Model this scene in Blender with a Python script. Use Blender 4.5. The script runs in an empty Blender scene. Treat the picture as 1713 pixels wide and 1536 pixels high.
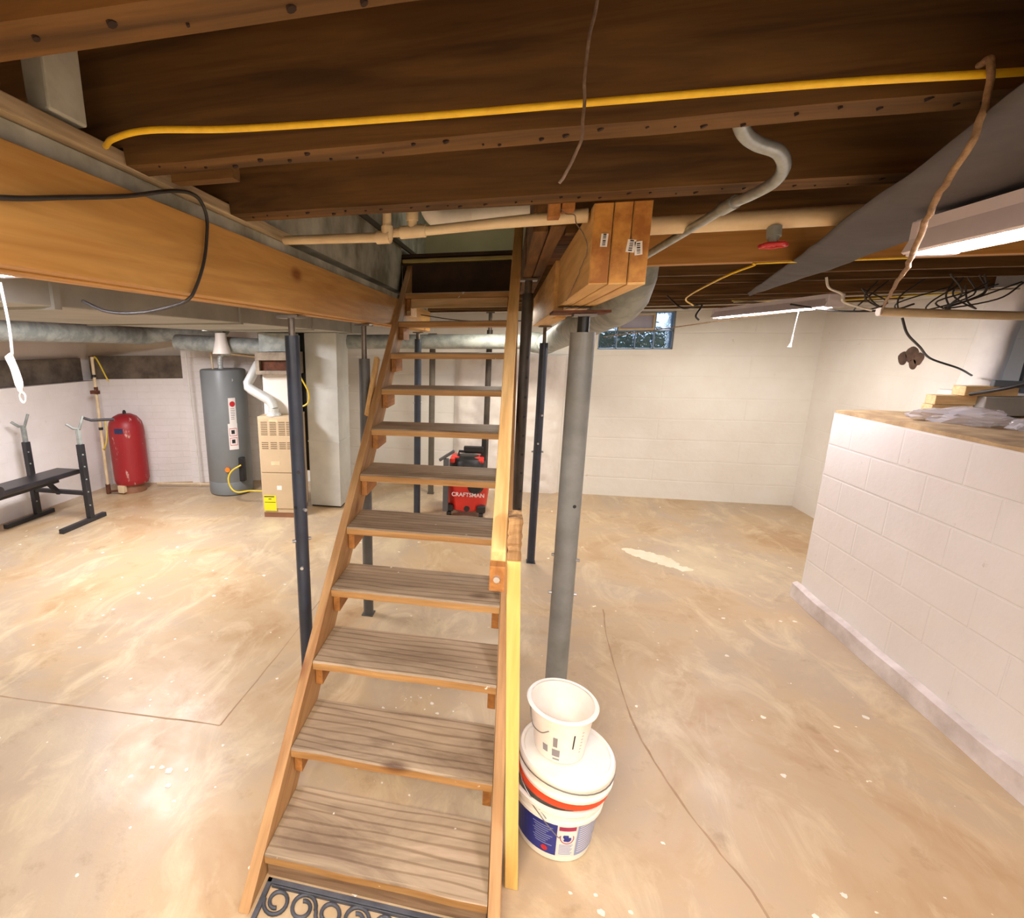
import bpy, bmesh, math, random
from mathutils import Vector, Matrix, noise
D = bpy.data; SC = bpy.context.scene; COL = SC.collection
PI = math.pi
random.seed(7)

# ------------------------------------------------------------------ camera, world, lights, exposure
CAMZ = 1.756
def cam_setup():
    F, PX, PY, W, H = 837.46, 663.32, 768.0, 1713.0, 1536.0
    yaw, pitch, roll = -.2145, -.2262, -.0029
    cy, sy = math.cos(yaw), math.sin(yaw)
    f = Vector((sy*math.cos(pitch), cy*math.cos(pitch), math.sin(pitch)))
    r = Vector((cy, -sy, 0)); u = r.cross(f)
    r2 = r*math.cos(roll)+u*math.sin(roll); u2 = -r*math.sin(roll)+u*math.cos(roll)
    cd = D.cameras.new('camera'); cam = D.objects.new('camera', cd); COL.objects.link(cam)
    m = Matrix((r2, u2, -f)).transposed().to_4x4(); m.translation = (0, 0, CAMZ)
    cam.matrix_world = m
    cd.sensor_fit = 'HORIZONTAL'; cd.sensor_width = 36; cd.lens = F/W*36
    cd.shift_x = (W/2-PX)/W; cd.shift_y = 0; cd.clip_start = .02; cd.clip_end = 200
    SC.camera = cam
cam_setup()

world = D.worlds.new('world'); SC.world = world; world.use_nodes = True
bg = world.node_tree.nodes['Background']
bg.inputs[0].default_value = (.55, .72, 1.0, 1); bg.inputs[1].default_value = 1.6
SC.view_settings.view_transform = 'Standard'; SC.view_settings.look = 'None'
SC.view_settings.gamma = 1; SC.view_settings.use_curve_mapping = False
SC.view_settings.exposure = 0.42

def area(name, loc, sx, sy, power, col, rot=(0, 0, 0)):
    l = D.lights.new(name, 'AREA'); l.shape = 'RECTANGLE'; l.size = sx; l.size_y = sy; l.energy = power; l.color = col
    o = D.objects.new(name, l); o.location = loc; o.rotation_euler = rot; COL.objects.link(o); return o
WARM = (1, .90, .76); COOL = (.98, .93, .95)
area('ceiling_light_far_left', (-2.95, 3.3, 1.98), .3, 1.0, 66, COOL)
area('ceiling_light_stairs', (-.35, -.35, 2.05), .9, .35, 62, WARM)
area('ceiling_light_rear', (1.3, -1.3, 2.0), 1.2, .3, 22, WARM)
area('back_fill', (.0, 4.86, 2.03), .5, .25, 20, WARM)  # extra lamp without a fixture, lifts the back of the room
area('window_wall_fill', (2.0, 4.85, 2.05), .8, .25, 13, WARM)  # added fill to brighten the far walls, no fixture there
area('stairwell_fill', (-.35, 4.3, 3.3), .4, .4, 2.2, WARM)  # added fill for the walls above the stairs, no real lamp

# ------------------------------------------------------------------ materials
def s(r, g, b):
    def c(v):
        v /= 255.; return v/12.92 if v <= .04045 else ((v+.055)/1.055)**2.4
    return (c(r), c(g), c(b), 1)
MATS = {}
class NT:
    def __init__(self, name):
        self.m = D.materials.new(name); self.m.use_nodes = True; self.t = self.m.node_tree
        self.b = self.t.nodes['Principled BSDF']; self.n = self.t.nodes; self.l = self.t.links
    def new(self, ty, **kw):
        n = self.n.new(ty)
        for k, v in kw.items(): setattr(n, k, v)
        return n
    def coords(self, rot=(0, 0, 0), scale=(1, 1, 1), rnd=True):
        tc = self.new('ShaderNodeTexCoord'); out = tc.outputs['Object']
        if rnd:
            oi = self.new('ShaderNodeObjectInfo'); mu = self.new('ShaderNodeVectorMath', operation='ADD')
            sc = self.new('ShaderNodeMath', operation='MULTIPLY'); sc.inputs[1].default_value = 31
            self.l.new(oi.outputs['Random'], sc.inputs[0]); self.l.new(out, mu.inputs[0]); self.l.new(sc.outputs[0], mu.inputs[1]); out = mu.outputs[0]
        if any(rot):
            mp = self.new('ShaderNodeMapping'); mp.inputs['Rotation'].default_value = rot; self.l.new(out, mp.inputs[0]); out = mp.outputs[0]
        if tuple(scale) != (1, 1, 1):
            mp = self.new('ShaderNodeMapping'); mp.inputs['Scale'].default_value = scale; self.l.new(out, mp.inputs[0]); out = mp.outputs[0]
        return out
    def noise(self, vec, scale, detail=5, rough=.6, dist=0):
        n = self.new('ShaderNodeTexNoise'); n.inputs['Scale'].default_value = scale; n.inputs['Detail'].default_value = detail
        n.inputs['Roughness'].default_value = rough; n.inputs['Distortion'].default_value = dist; self.l.new(vec, n.inputs['Vector']); return n.outputs['Fac']
    def ramp(self, fac, stops):
        r = self.new('ShaderNodeValToRGB'); e = r.color_ramp.elements
        e[0].position, e[0].color = stops[0]; e[1].position, e[1].color = stops[-1]
        for p, c in stops[1:-1]:
            x = e.new(p); x.color = c
        self.l.new(fac, r.inputs[0]); return r.outputs[0]
    def mix(self, fac, a, b, mode='MIX'):
        m = self.new('ShaderNodeMix', data_type='RGBA', blend_type=mode)
        for i, v in ((0, fac), (6, a), (7, b)):
            if isinstance(v, (tuple, float, int)): m.inputs[i].default_value = v
            else: self.l.new(v, m.inputs[i])
        return m.outputs[2]
    def bump(self, h, strength, dist=.01):
        b = self.new('ShaderNodeBump'); b.inputs['Strength'].default_value = strength; b.inputs['Distance'].default_value = dist
        self.l.new(h, b.inputs['Height']); self.l.new(b.outputs[0], self.b.inputs['Normal']); return b
    def base(self, c):
        if isinstance(c, tuple): self.b.inputs['Base Color'].default_value = c
        else: self.l.new(c, self.b.inputs['Base Color'])
    def set(self, rough=.5, metal=0, spec=.5):
        self.b.inputs['Roughness'].default_value = rough; self.b.inputs['Metallic'].default_value = metal
        self.b.inputs['Specular IOR Level'].default_value = spec; return self.m
def W_(): return (0, 0, 0, 1)
BLK = (0, 0, 0, 1); WHT = (1, 1, 1, 1)

def plain(name, c1, c2=None, scale=6, rough=.5, metal=0, bump=0, bscale=60, spec=.5, lo=.35, hi=.65):
    if name in MATS: return MATS[name]
    t = NT(name); v = t.coords()
    c2 = c2 or tuple(x*.82 for x in c1[:3])+(1,)
    t.base(t.ramp(t.noise(v, scale), [(lo, c1), (hi, c2)]))
    if bump: t.bump(t.noise(v, bscale, 3), bump, .004)
    MATS[name] = t.set(rough, metal, spec); return MATS[name]

def wood(name, c1, c2, axis='x', rot=0, rough=.65, knots=None, fine=26, worn=None, spots=None, bump=.15):
    if name in MATS: return MATS[name]
    t = NT(name)
    sc = {'x': (.9, 12, 12), 'y': (12, .9, 12), 'z': (12, 12, .9)}[axis]
    v = t.coords(rot=(rot, 0, 0), scale=sc)
    n1 = t.noise(v, 1.6, 4, .55, 1.2); n2 = t.noise(v, fine/4, 3, .6)
    a = t.ramp(n1, [(.36, c1), (.66, c2)])
    g = t.ramp(n2, [(.36, (.74, .73, .70, 1)), (.6, WHT)])
    col = t.mix(.6, a, g, 'MULTIPLY')
    big = t.coords()
    if worn:   # a worn, trodden face (faces that look up)
        tc = t.new('ShaderNodeTexCoord'); sx = t.new('ShaderNodeSeparateXYZ'); t.l.new(tc.outputs['Normal'], sx.inputs[0])
        wv = t.new('ShaderNodeMath', operation='GREATER_THAN'); wv.inputs[1].default_value = .5; t.l.new(sx.outputs[2], wv.inputs[0])
        wn = t.ramp(t.noise(t.coords(scale=(.8, 3, 3)), 2.2, 6, .65, 1.0), [(.34, worn[0]), (.52, worn[1]), (.70, worn[2])])
        wa = t.new('ShaderNodeTexWave', wave_type='BANDS', bands_direction='Y'); wa.inputs['Scale'].default_value = 9; wa.inputs['Distortion'].default_value = 7
        wa.inputs['Detail'].default_value = 2; wa.inputs['Detail Scale'].default_value = .7; t.l.new(t.coords(scale=(.22, 1, 1)), wa.inputs['Vector'])
        wn = t.mix(.85, wn, t.ramp(wa.outputs['Fac'], [(.02, (.60, .54, .48, 1)), (.22, WHT)]), 'MULTIPLY')
        wn = t.mix(.35, wn, g, 'MULTIPLY')
        col = t.mix(wv.outputs[0], col, wn)
    if knots:
        vo = t.new('ShaderNodeTexVoronoi'); vo.inputs['Scale'].default_value = 4.0; vo.inputs['Randomness'].default_value = 1
        kv = t.coords(rot=(rot, 0, 0), scale={'x': (.5, 1, 1), 'y': (1, .5, 1), 'z': (1, 1, .5)}[axis]); t.l.new(kv, vo.inputs['Vector'])
        k = t.ramp(vo.outputs['Distance'], [(.05, knots), (.13, WHT)])
        col = t.mix(1.0, col, k, 'MULTIPLY')
    if spots:
        sp = t.ramp(t.noise(big, spots[1], 3, .5), [(spots[2], BLK), (spots[2]+.03, WHT)])
        col = t.mix(sp, col, spots[0])
    t.base(col); t.bump(n2, bump, .003)
    MATS[name] = t.set(rough, 0, .35); return MATS[name]

JD = wood('old_joist_wood', s(116, 84, 44), s(80, 56, 29), 'x', knots=(.5, .4, .3, 1), rough=.8)
JDY = wood('old_trimmer_wood', s(134, 98, 58), s(94, 66, 40), 'y', rough=.8)
LVLY = wood('new_beam_wood_long', s(204, 156, 86), s(186, 134, 66), 'y', rough=.55, fine=10, knots=(.5, .33, .2, 1), bump=.05)
LVLX = wood('new_beam_wood_cross', s(196, 144, 78), s(172, 122, 60), 'x', rough=.6, fine=14, bump=.05)
STUB = wood('new_beam_wood_post_head', s(226, 186, 120), s(210, 164, 98), 'y', rough=.55, fine=16, bump=.06)
SUBF = wood('subfloor_planks', s(140, 90, 48), s(96, 60, 32), 'x', rough=.8)
SLP = math.atan2(.2, .2394)
TREAD = wood('stair_tread_wood', s(198, 154, 98), s(172, 126, 74), 'x', rough=.62, knots=(.5, .42, .4, 1),
             worn=(s(190, 168, 140), s(168, 148, 122), s(130, 110, 90)), spots=(s(235, 228, 215), 26, .735))
STRG = wood('stair_stringer_wood', s(194, 152, 102), s(168, 122, 76), 'y', rot=-SLP, rough=.6, knots=(.6, .45, .35, 1))
CLEAT = wood('stair_cleat_wood', s(184, 126, 66), s(150, 98, 48), 'y', rough=.6)
PINE = wood('pine_board', s(238, 198, 136), s(222, 172, 104), 'y', rot=-SLP, rough=.5, bump=.05)
PINEZ = wood('yellow_pine_post', s(240, 200, 120), s(232, 186, 100), 'z', rough=.5, fine=12, bump=.04)
PINEX = wood('pine_board_cross', s(240, 210, 160), s(225, 185, 130), 'x', rough=.55, bump=.05)
CHEW = wood('splintered_wood', s(206, 164, 110), s(92, 62, 38), 'z', rough=.9, bump=.8)
SILL = wood('weathered_sill_wood', s(206, 186, 150), s(150, 128, 98), 'y', rough=.85)
PLAS = plain('old_plaster', s(196, 196, 182), s(126, 124, 106), 4, .9, bump=.3, bscale=30)
OLIVE = plain('hall_wall_paint', s(176, 168, 130), s(166, 158, 120), 3, .8)
DKPAINT = plain('dark_header', s(70, 48, 34), s(48, 34, 26), 5, .8)
POSTG = plain('grey_painted_steel', s(138, 140, 136), s(116, 118, 114), 9, .42, 0, .12, 90, lo=.3, hi=.7)
POSTB = plain('blue_black_painted_steel', s(52, 60, 74), s(42, 48, 60), 8, .32, .0, .05)
POSTK = plain('brown_black_steel', s(74, 66, 58), s(54, 48, 42), 8, .45)
STEEL = plain('screw_steel', s(130, 122, 112), s(100, 92, 84), 12, .4, .7)
BOLT = plain('bright_bolt_steel', s(210, 212, 214), None, 12, .3, .8)
RUST = plain('rusty_steel', s(110, 62, 38), s(74, 44, 30), 20, .8)
GALV = plain('galvanised_sheet', s(216, 220, 216), s(206, 210, 206), 5, .45, .3, lo=.4, hi=.6)
GALVD = plain('galvanised_dull', s(166, 172, 168), s(138, 146, 143), 12, .58, .2, lo=.4, hi=.6)
TRUNK = plain('duct_sheet', s(170, 170, 162), s(150, 150, 142), 3, .55, .15)
DBLK = plain('black_sheet', s(40, 42, 40), s(30, 32, 30), 8, .4)
BLACKP = plain('black_plastic', s(34, 34, 36), s(26, 26, 28), 10, .45)
RUBBER = plain('black_rubber', s(84, 86, 92), s(58, 60, 66), 14, .6)
VINYL = plain('black_vinyl', s(44, 42, 46), s(34, 33, 36), 10, .35)
CREAM = plain('cream_pipe_plastic', s(232, 214, 176), s(214, 190, 150), 8, .4)
WPVC = plain('white_plastic', s(240, 238, 230), s(226, 222, 212), 10, .4)
CONDT = plain('galvanised_conduit', s(176, 184, 186), s(150, 158, 160), 30, .35, .5)
TANKG = plain('grey_tank_enamel', s(126, 132, 134), s(120, 126, 128), 3, .4)
TANKR = None
TAN = plain('tan_enamel', s(204, 182, 148), s(196, 174, 140), 3, .5)
TANW = plain('white_enamel', s(244, 240, 232), s(236, 230, 222), 3, .45)
BROWN = plain('brown_metal', s(150, 104, 74), s(130, 88, 62), 6, .6)
REDP = plain('red_plastic', s(216, 52, 42), s(200, 44, 36), 6, .38)
REDV = plain('red_valve_paint', s(200, 40, 46), None, 8, .45)
ORNG = plain('orange_plastic', s(236, 84, 40), s(224, 74, 34), 8, .4)
OCAP = plain('orange_cap', s(250, 140, 40), None, 8, .4)
YEL = plain('yellow_cord', s(246, 206, 50), s(232, 188, 36), 30, .45)
YELG = plain('yellow_gas_hose', s(236, 206, 60), None, 20, .4)
YLAB = plain('yellow_label_paper', s(240, 232, 40), s(232, 224, 30), 3, .6)
WLAB = plain('white_label_paper', s(240, 236, 232), s(232, 228, 224), 3, .6)
INK = plain('black_ink', s(40, 38, 40), None, 3, .7)
GINK = plain('grey_ink', s(150, 146, 150), None, 3, .7)
RINK = plain('red_ink', s(206, 44, 52), None, 3, .6)
WINK = plain('white_ink', s(240, 236, 232), None, 3, .6)
BLUEL = plain('blue_label', s(40, 52, 148), s(34, 44, 136), 3, .4)
PBLUE = plain('pale_blue_label', s(150, 166, 212), s(140, 156, 204), 3, .4)
MAGL = plain('magenta_label', s(176, 44, 92), None, 3, .4)
BCK = plain('white_bucket_plastic', s(250, 247, 240), s(246, 240, 228), 6, .35)
PAILM = plain('cloudy_pail_plastic', s(250, 244, 236), s(246, 234, 220), 9, .4)
WIRE = plain('wire_handle', s(150, 150, 150), None, 8, .35, .8)
ROPEW = plain('white_cord', s(244, 242, 236), s(230, 226, 216), 50, .7)
ROPEB = plain('brown_twine', s(160, 130, 98), s(120, 94, 68), 60, .85, bump=.5, bscale=200)
STRB = plain('grey_brown_string', s(136, 116, 100), s(104, 86, 72), 60, .85, bump=.5, bscale=200)
CABK = plain('black_cable', s(40, 38, 36), s(56, 52, 48), 20, .5)
CABG = plain('grey_cable', s(196, 190, 176), None, 20, .5)
FIXT = plain('fixture_white_enamel', s(226, 220, 226), s(214, 206, 216), 4, .4)
GREYW = plain('crawlspace_grey', s(130, 132, 134), s(104, 106, 108), 2, .9, bump=.3)
DIRT = plain('ledge_mortar', s(206, 176, 132), s(160, 132, 96), 7, .9, bump=.6, bscale=25)
PATCH = plain('bare_brown_stone', s(108, 84, 70), s(70, 54, 46), 12, .95, bump=.6)
STONE = plain('bare_stone_band', s(122, 110, 96), s(84, 74, 64), 5, .95, bump=.9, bscale=14)
PILL = plain('white_rough_masonry', s(244, 240, 234), s(234, 228, 222), 5, .8, bump=.9, bscale=16)
CBLK = plain('grey_concrete_block', s(180, 176, 168), s(160, 156, 148), 6, .9, bump=.4)
SPLAT = plain('white_paint_splatter', s(246, 240, 226), None, 6, .5)
CRACK = plain('crack_grime', s(176, 148, 116), s(160, 132, 102), 12, .9)

def red_tank_mat():
    t = NT('chipped_red_enamel'); v = t.coords(scale=(1, 1, .35))
    t.base(t.mix(t.ramp(t.noise(v, 14, 5, .65), [(.60, BLK), (.66, WHT)]), s(158, 36, 42), s(206, 160, 150))); return t.set(.45)
TANKR = red_tank_mat()

def floor_mat():
    t = NT('stained_concrete_floor'); v = t.coords(rnd=False)
    a = t.ramp(t.noise(v, .75, 8, .62, .8), [(.34, s(178, 144, 104)), (.46, s(194, 168, 132)), (.56, s(184, 164, 138)), (.68, s(204, 186, 152))])
    v2 = t.coords(rnd=False, scale=(1.6, .8, 1))
    b = t.ramp(t.noise(v2, 2.6, 8, .68, 1.0), [(.50, BLK), (.70, (.7, .7, .7, 1))])
    c = t.mix(b, a, s(222, 204, 168))
    sp = t.ramp(t.noise(v, 16, 2, .5), [(.735, BLK), (.75, WHT)])
    c = t.mix(sp, c, s(246, 240, 222))
    dk = t.ramp(t.noise(v, 5, 6, .7), [(.30, (.78, .74, .68, 1)), (.42, WHT)])
    c = t.mix(.8, c, dk, 'MULTIPLY'); t.base(c)
    r = t.ramp(t.noise(v, 3, 5, .6), [(.35, (.30, .30, .30, 1)), (.65, (.5, .5, .5, 1))]); t.l.new(r, t.b.inputs['Roughness'])
    t.bump(t.noise(v, 9, 8, .7), .25, .006); m = t.set(.4); return m
FLOORM = floor_mat()

def painted_masonry(name, c1, c2, axes, bw, bh, mortar, strength, nscale=7, nstr=.5, off=.5, groove=True):
    """axes: (u,v) pair of object axes used as the wall plane."""
    t = NT(name); v = t.coords(rnd=False)
    sx = t.new('ShaderNodeSeparateXYZ'); t.l.new(v, sx.inputs[0]); cb = t.new('ShaderNodeCombineXYZ')
    t.l.new(sx.outputs[axes[0]], cb.inputs[0]); t.l.new(sx.outputs[axes[1]], cb.inputs[1])
    # slight waviness of the joints
    nz = t.new('ShaderNodeTexNoise'); nz.inputs['Scale'].default_value = 1.4; t.l.new(v, nz.inputs['Vector'])
    ma = t.new('ShaderNodeVectorMath', operation='SCALE'); ma.inputs['Scale'].default_value = .03 if nscale > 3 else .004
    t.l.new(nz.outputs['Color'], ma.inputs[0]); ad = t.new('ShaderNodeVectorMath', operation='ADD'); t.l.new(cb.outputs[0], ad.inputs[0]); t.l.new(ma.outputs[0], ad.inputs[1])
    br = t.new('ShaderNodeTexBrick'); t.l.new(ad.outputs[0], br.inputs['Vector'])
    br.offset = off; br.inputs['Scale'].default_value = 1; br.inputs['Mortar Size'].default_value = mortar
    br.inputs['Mortar Smooth'].default_value = .4; br.inputs['Brick Width'].default_value = bw; br.inputs['Row Height'].default_value = bh
    br.inputs['Color1'].default_value = WHT; br.inputs['Color2'].default_value = WHT; br.inputs['Mortar'].default_value = BLK
    n = t.noise(v, nscale, 7, .6)
    col = t.ramp(t.noise(v, 1.6, 6, .6), [(.35, c1), (.65, c2)])
    sc = t.ramp(t.noise(v, 11, 5, .7), [(.27, (.72, .66, .6, 1)), (.33, WHT)])
    col = t.mix(.6, col, sc, 'MULTIPLY')
    t.base(col)
    h = t.mix(strength, n, br.outputs['Color'], 'MULTIPLY') if groove else n
    h2 = t.new('ShaderNodeMath', operation='MULTIPLY_ADD'); t.l.new(br.outputs['Color'], h2.inputs[0]); h2.inputs[1].default_value = strength
    t.l.new(n, h2.inputs[2]); t.bump(h2.outputs[0], nstr, .02)
    return t.set(.6, 0, .35)
WB = painted_masonry('white_painted_poured_wall', s(243, 242, 236), s(236, 232, 222), (0, 2), 1.7, .235, .010, .35, 3.2, .45)
WR = painted_masonry('white_painted_side_wall', s(243, 240, 234), s(236, 230, 222), (1, 2), 1.9, .3, .008, .25, 3.2, .4)
WL = painted_masonry('white_painted_brick', s(244, 240, 238), s(234, 228, 224), (0, 2), .32, .085, .006, .5, 8, .5)
WLY = painted_masonry('white_painted_brick_left', s(244, 240, 238), s(234, 228, 224), (1, 2), .4, .2, .006, .2, 6, .4)
WK = painted_masonry('white_painted_block', s(240, 236, 232), s(234, 228, 222), (1, 2), .405, .2025, .007, 1.0, 2.5, .35)

# ------------------------------------------------------------------ mesh helpers
class MB:
    """collects shapes in one bmesh"""
    def __init__(self): self.bm = bmesh.new(); self.mi = 0; self.mats = []
    def mat(self, m):
        if m not in self.mats: self.mats.append(m)
        self.mi = self.mats.index(m); return self
    def _f(self, vs):
        try:
            f = self.bm.faces.new(vs); f.material_index = self.mi; return f
        except ValueError: return None
    def hexa(self, c):
        v = [self.bm.verts.new(p) for p in c]
        for a in ((0, 3, 2, 1), (4, 5, 6, 7), (0, 1, 5, 4), (1, 2, 6, 5), (2, 3, 7, 6), (3, 0, 4, 7)): self._f([v[i] for i in a])
        return self
    def box(self, x0, x1, y0, y1, z0, z1, M=None):
        c = [Vector(p) for p in ((x0, y0, z0), (x1, y0, z0), (x1, y1, z0), (x0, y1, z0), (x0, y0, z1), (x1, y0, z1), (x1, y1, z1), (x0, y1, z1))]
        if M: c = [M @ p for p in c]
        return self.hexa(c)
    def bar(self, a, b, w, h, up=(0, 0, 1)):
        a, b = Vector(a), Vector(b); d = (b-a).normalized(); u = Vector(up); r = d.cross(u)
        if r.length < 1e-4: r = d.cross(Vector((0, 1, 0)))
        r.normalize(); u = r.cross(d); r *= w/2; u *= h/2
        return self.hexa([a-r-u, a+r-u, b+r-u, b-r-u, a-r+u, a+r+u, b+r+u, b-r+u])
    def rings(self, rings, cap=True, close=False):
        R = [[self.bm.verts.new(p) for p in r] for r in rings]
        n = len(R[0]); m = len(R)
        for i in range(m if close else m-1):
            A, B = R[i], R[(i+1) % m]
            for j in range(n): self._f([A[j], A[(j+1) % n], B[(j+1) % n], B[j]])
        if cap and not close: self._f(R[0][::-1]); self._f(R[-1])
        return self
    def lathe(self, prof, c=(0, 0, 0), n=32, M=None, cap=True):
        rr = []
        for r, z in prof:
            ring = [Vector((max(r, 1e-4)*math.cos(2*PI*k/n), max(r, 1e-4)*math.sin(2*PI*k/n), z)) for k in range(n)]
            ring = [(M @ p if M else p)+Vector(c) for p in ring]; rr.append(ring)
        return self.rings(rr, cap)
    def tube(self, pts, r, n=10, cap=True, close=False):
        pts = [Vector(p) for p in pts]; m = len(pts); rr = []
        prev = None
        for i, p in enumerate(pts):
            if close: t = pts[(i+1) % m]-pts[i-1]
            else: t = (pts[min(i+1, m-1)]-pts[max(i-1, 0)])
            t.normalize()
            if prev is None:
                a = Vector((0, 0, 1)) if abs(t.z) < .9 else Vector((1, 0, 0)); u = t.cross(a).normalized()
            else:
                u = prev-t*prev.dot(t); u.normalize()
            prev = u; w = t.cross(u)
            ri = r[i] if isinstance(r, (list, tuple)) else r
            rr.append([p+(u*math.cos(2*PI*k/n)+w*math.sin(2*PI*k/n))*ri for k in range(n)])
        return self.rings(rr, cap, close)
    def cyl(self, a, b, r, n=20, r2=None): return self.tube([a, b], [r, r if r2 is None else r2], n)
    def prism(self, poly, a, axis):
        """poly: list of 2D points, extruded between a[0],a[1] along axis"""
        def P(p, t): return {'x': (t, p[0], p[1]), 'y': (p[0], t, p[1]), 'z': (p[0], p[1], t)}[axis]
        A = [self.bm.verts.new(P(p, a[0])) for p in poly]; B = [self.bm.verts.new(P(p, a[1])) for p in poly]; n = len(poly)
        self._f(A); self._f(B[::-1])
        for i in range(n): self._f([A[i], B[i], B[(i+1) % n], A[(i+1) % n]])
        return self
    def disc(self, c, r, n=14, jig=0, z=0):
        ps = []
        for k in range(n):
            a = 2*PI*k/n; q = r*(1+random.uniform(-jig, jig)); ps.append((c[0]+q*math.cos(a), c[1]+q*math.sin(a)*random.uniform(.8, 1.0)))
        return self.prism(ps, (z, z+.0008), 'z')
    def build(self, name, m=None, parent=None, smooth=None, bevel=0, org=None, seg=2):
        bmesh.ops.recalc_face_normals(self.bm, faces=self.bm.faces)
        if org is not None: bmesh.ops.translate(self.bm, verts=self.bm.verts, vec=-Vector(org))
        me = D.meshes.new(name); self.bm.to_mesh(me); self.bm.free()
        for x in (self.mats or [m]): me.materials.append(x)
        o = D.objects.new(name, me); COL.objects.link(o)
        if org is not None: o.location = org
        if parent is not None: o.parent = parent
        if smooth is not None:
            for p in me.polygons: p.use_smooth = True
            ang = math.radians(smooth)
            bm = bmesh.new(); bm.from_mesh(me)
            for e in bm.edges:
                if len(e.link_faces) == 2 and e.calc_face_angle(0) > ang: e.smooth = False
            bm.to_mesh(me); bm.free()
        if bevel:
            b = o.modifiers.new('bevel', 'BEVEL'); b.width = bevel; b.segments = seg; b.limit_method = 'ANGLE'; b.angle_limit = math.radians(40)
        return o

def smoothpath(pts, n=8):
    """Catmull-Rom through points"""
    P = [Vector(p) for p in pts]; P = [P[0]*2-P[1]]+P+[P[-1]*2-P[-2]]; out = []
    for i in range(1, len(P)-2):
        a, b, c, d = P[i-1:i+3]
        for k in range(n):
            t = k/n; out.append(.5*((2*b)+(c-a)*t+(2*a-5*b+4*c-d)*t*t+(3*b-a-3*c+d)*t**3))
    out.append(P[-2]); return out

def tag(o, label=None, cat=None, group=None, kind=None):
    if label: o['label'] = label
    if cat: o['category'] = cat
    if group: o['group'] = group
    if kind: o['kind'] = kind
    return o
def thing(name, label, cat, loc=(0, 0, 0), rz=0, group=None):
    o = D.objects.new(name, None); COL.objects.link(o); o.location = loc; o.rotation_euler = (0, 0, rz); o.empty_display_size = .1
    return tag(o, label, cat, group)
def struct(mb, name, m, **k):
    return tag(mb.build(name, m, **k), kind='structure')
def text(body, size, m, parent, loc, rot, name='lettering', sx=1, bold=0):
    cu = D.curves.new(name, 'FONT'); cu.body = body; cu.size = size; cu.extrude = .0006; cu.offset = bold; cu.align_x = 'CENTER'; cu.align_y = 'CENTER'
    o = D.objects.new(name, cu); COL.objects.link(o)
    bpy.context.view_layer.update()
    me = D.meshes.new_from_object(o.evaluated_get(bpy.context.evaluated_depsgraph_get()))
    D.objects.remove(o); p = D.objects.new(name, me); COL.objects.link(p); me.materials.clear(); me.materials.append(m)
    p.parent = parent; p.location = loc; p.rotation_euler = rot; p.scale = (sx, 1, 1); return p

# ------------------------------------------------------------------ room shell
ZS = 2.34     # underside of the subfloor
YB = 6.08; XR = 3.14
m = MB(); m.box(-5.6, 5.2, -2.6, 6.6, -.12, 0); fl = struct(m, 'floor', FLOORM)
# slab joints and cracks, paint splatter on the floor
def ribbon(pts, w, z=.0006):
    m = MB(); P = smoothpath([(p[0], p[1], z) for p in pts], 6); v0 = None
    for i, p in enumerate(P):
        t = (P[min(i+1, len(P)-1)]-P[max(i-1, 0)]).normalized(); n = Vector((-t.y, t.x, 0))*w*.5*random.uniform(.5, 1.4)
        j = Vector((random.uniform(-1, 1), random.uniform(-1, 1), 0))*w*.3
        v = (m.bm.verts.new(p+n+j), m.bm.verts.new(p-n+j))
        if v0: m._f([v0[0], v0[1], v[1], v[0]])
        v0 = v
    return m
ribbon([(-3.3, 1.70), (-2.46, 1.745), (-1.7, 1.78), (-1.25, 1.80)], .008).build('slab_joint', CRACK, fl)
ribbon([(-1.25, 1.80), (-1.22, 2.46), (-1.21, 3.06), (-1.2, 3.6)], .006).build('slab_joint', CRACK, fl)
ribbon([(.71, 3.3), (.67, 2.9), (.66, 2.26), (.72, 1.9), (.80, 1.65), (.87, 1.47), (.9, 1.2)], .008).build('slab_joint', CRACK, fl)
m = MB()
for i in range(70):
    x, y = random.uniform(-.55, -.05), random.gauss(1.95, .14); m.disc((x, y), random.uniform(.002, .009), 9, .3, .0006)
for i in range(90):
    x, y = random.uniform(-2.6, 2.0), random.uniform(.6, 3.4); m.disc((x, y), abs(random.gauss(0, .006))+.0015, 9, .3, .0006)
for cx, cy, r in ((.37, 1.33, .012), (.28, 1.37, .006), (.46, 1.35, .007), (.36, 1.38, .006), (.40, 1.30, .005), (-1.32, 1.52, .016), (-1.36, 1.53, .012), (-1.40, 1.52, .010), (-1.25, 1.54, .009), (1.15, 1.55, .01)):
    m.disc((cx, cy), r, 12, .25, .0007)
tag(m.build('paint_splatter', SPLAT, fl), kind='stuff')

m = MB()  # irregular pale patch built from overlapping flat blobs
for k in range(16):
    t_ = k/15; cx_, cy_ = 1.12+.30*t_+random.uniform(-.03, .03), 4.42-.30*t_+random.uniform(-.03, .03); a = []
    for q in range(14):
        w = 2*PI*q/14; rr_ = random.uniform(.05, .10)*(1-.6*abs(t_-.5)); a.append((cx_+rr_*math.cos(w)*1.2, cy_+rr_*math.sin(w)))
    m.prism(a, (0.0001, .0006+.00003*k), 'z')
tag(m.build('pale_floor_patch', plain('pale_concrete', s(238, 228, 204), s(228, 214, 184), 6, .45), fl), kind='stuff')
# back wall with window opening x .98-1.75, z 1.69-2.09
m = MB(); m.box(-2.6, .98, YB, YB+.3, 0, 2.5); m.box(1.75, XR+.3, YB, YB+.3, 0, 2.5); m.box(.98, 1.75, YB, YB+.3, 0, 1.69); m.box(.98, 1.75, YB, YB+.3, 2.09, 2.5)
struct(m, 'wall_back', WB)
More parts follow.
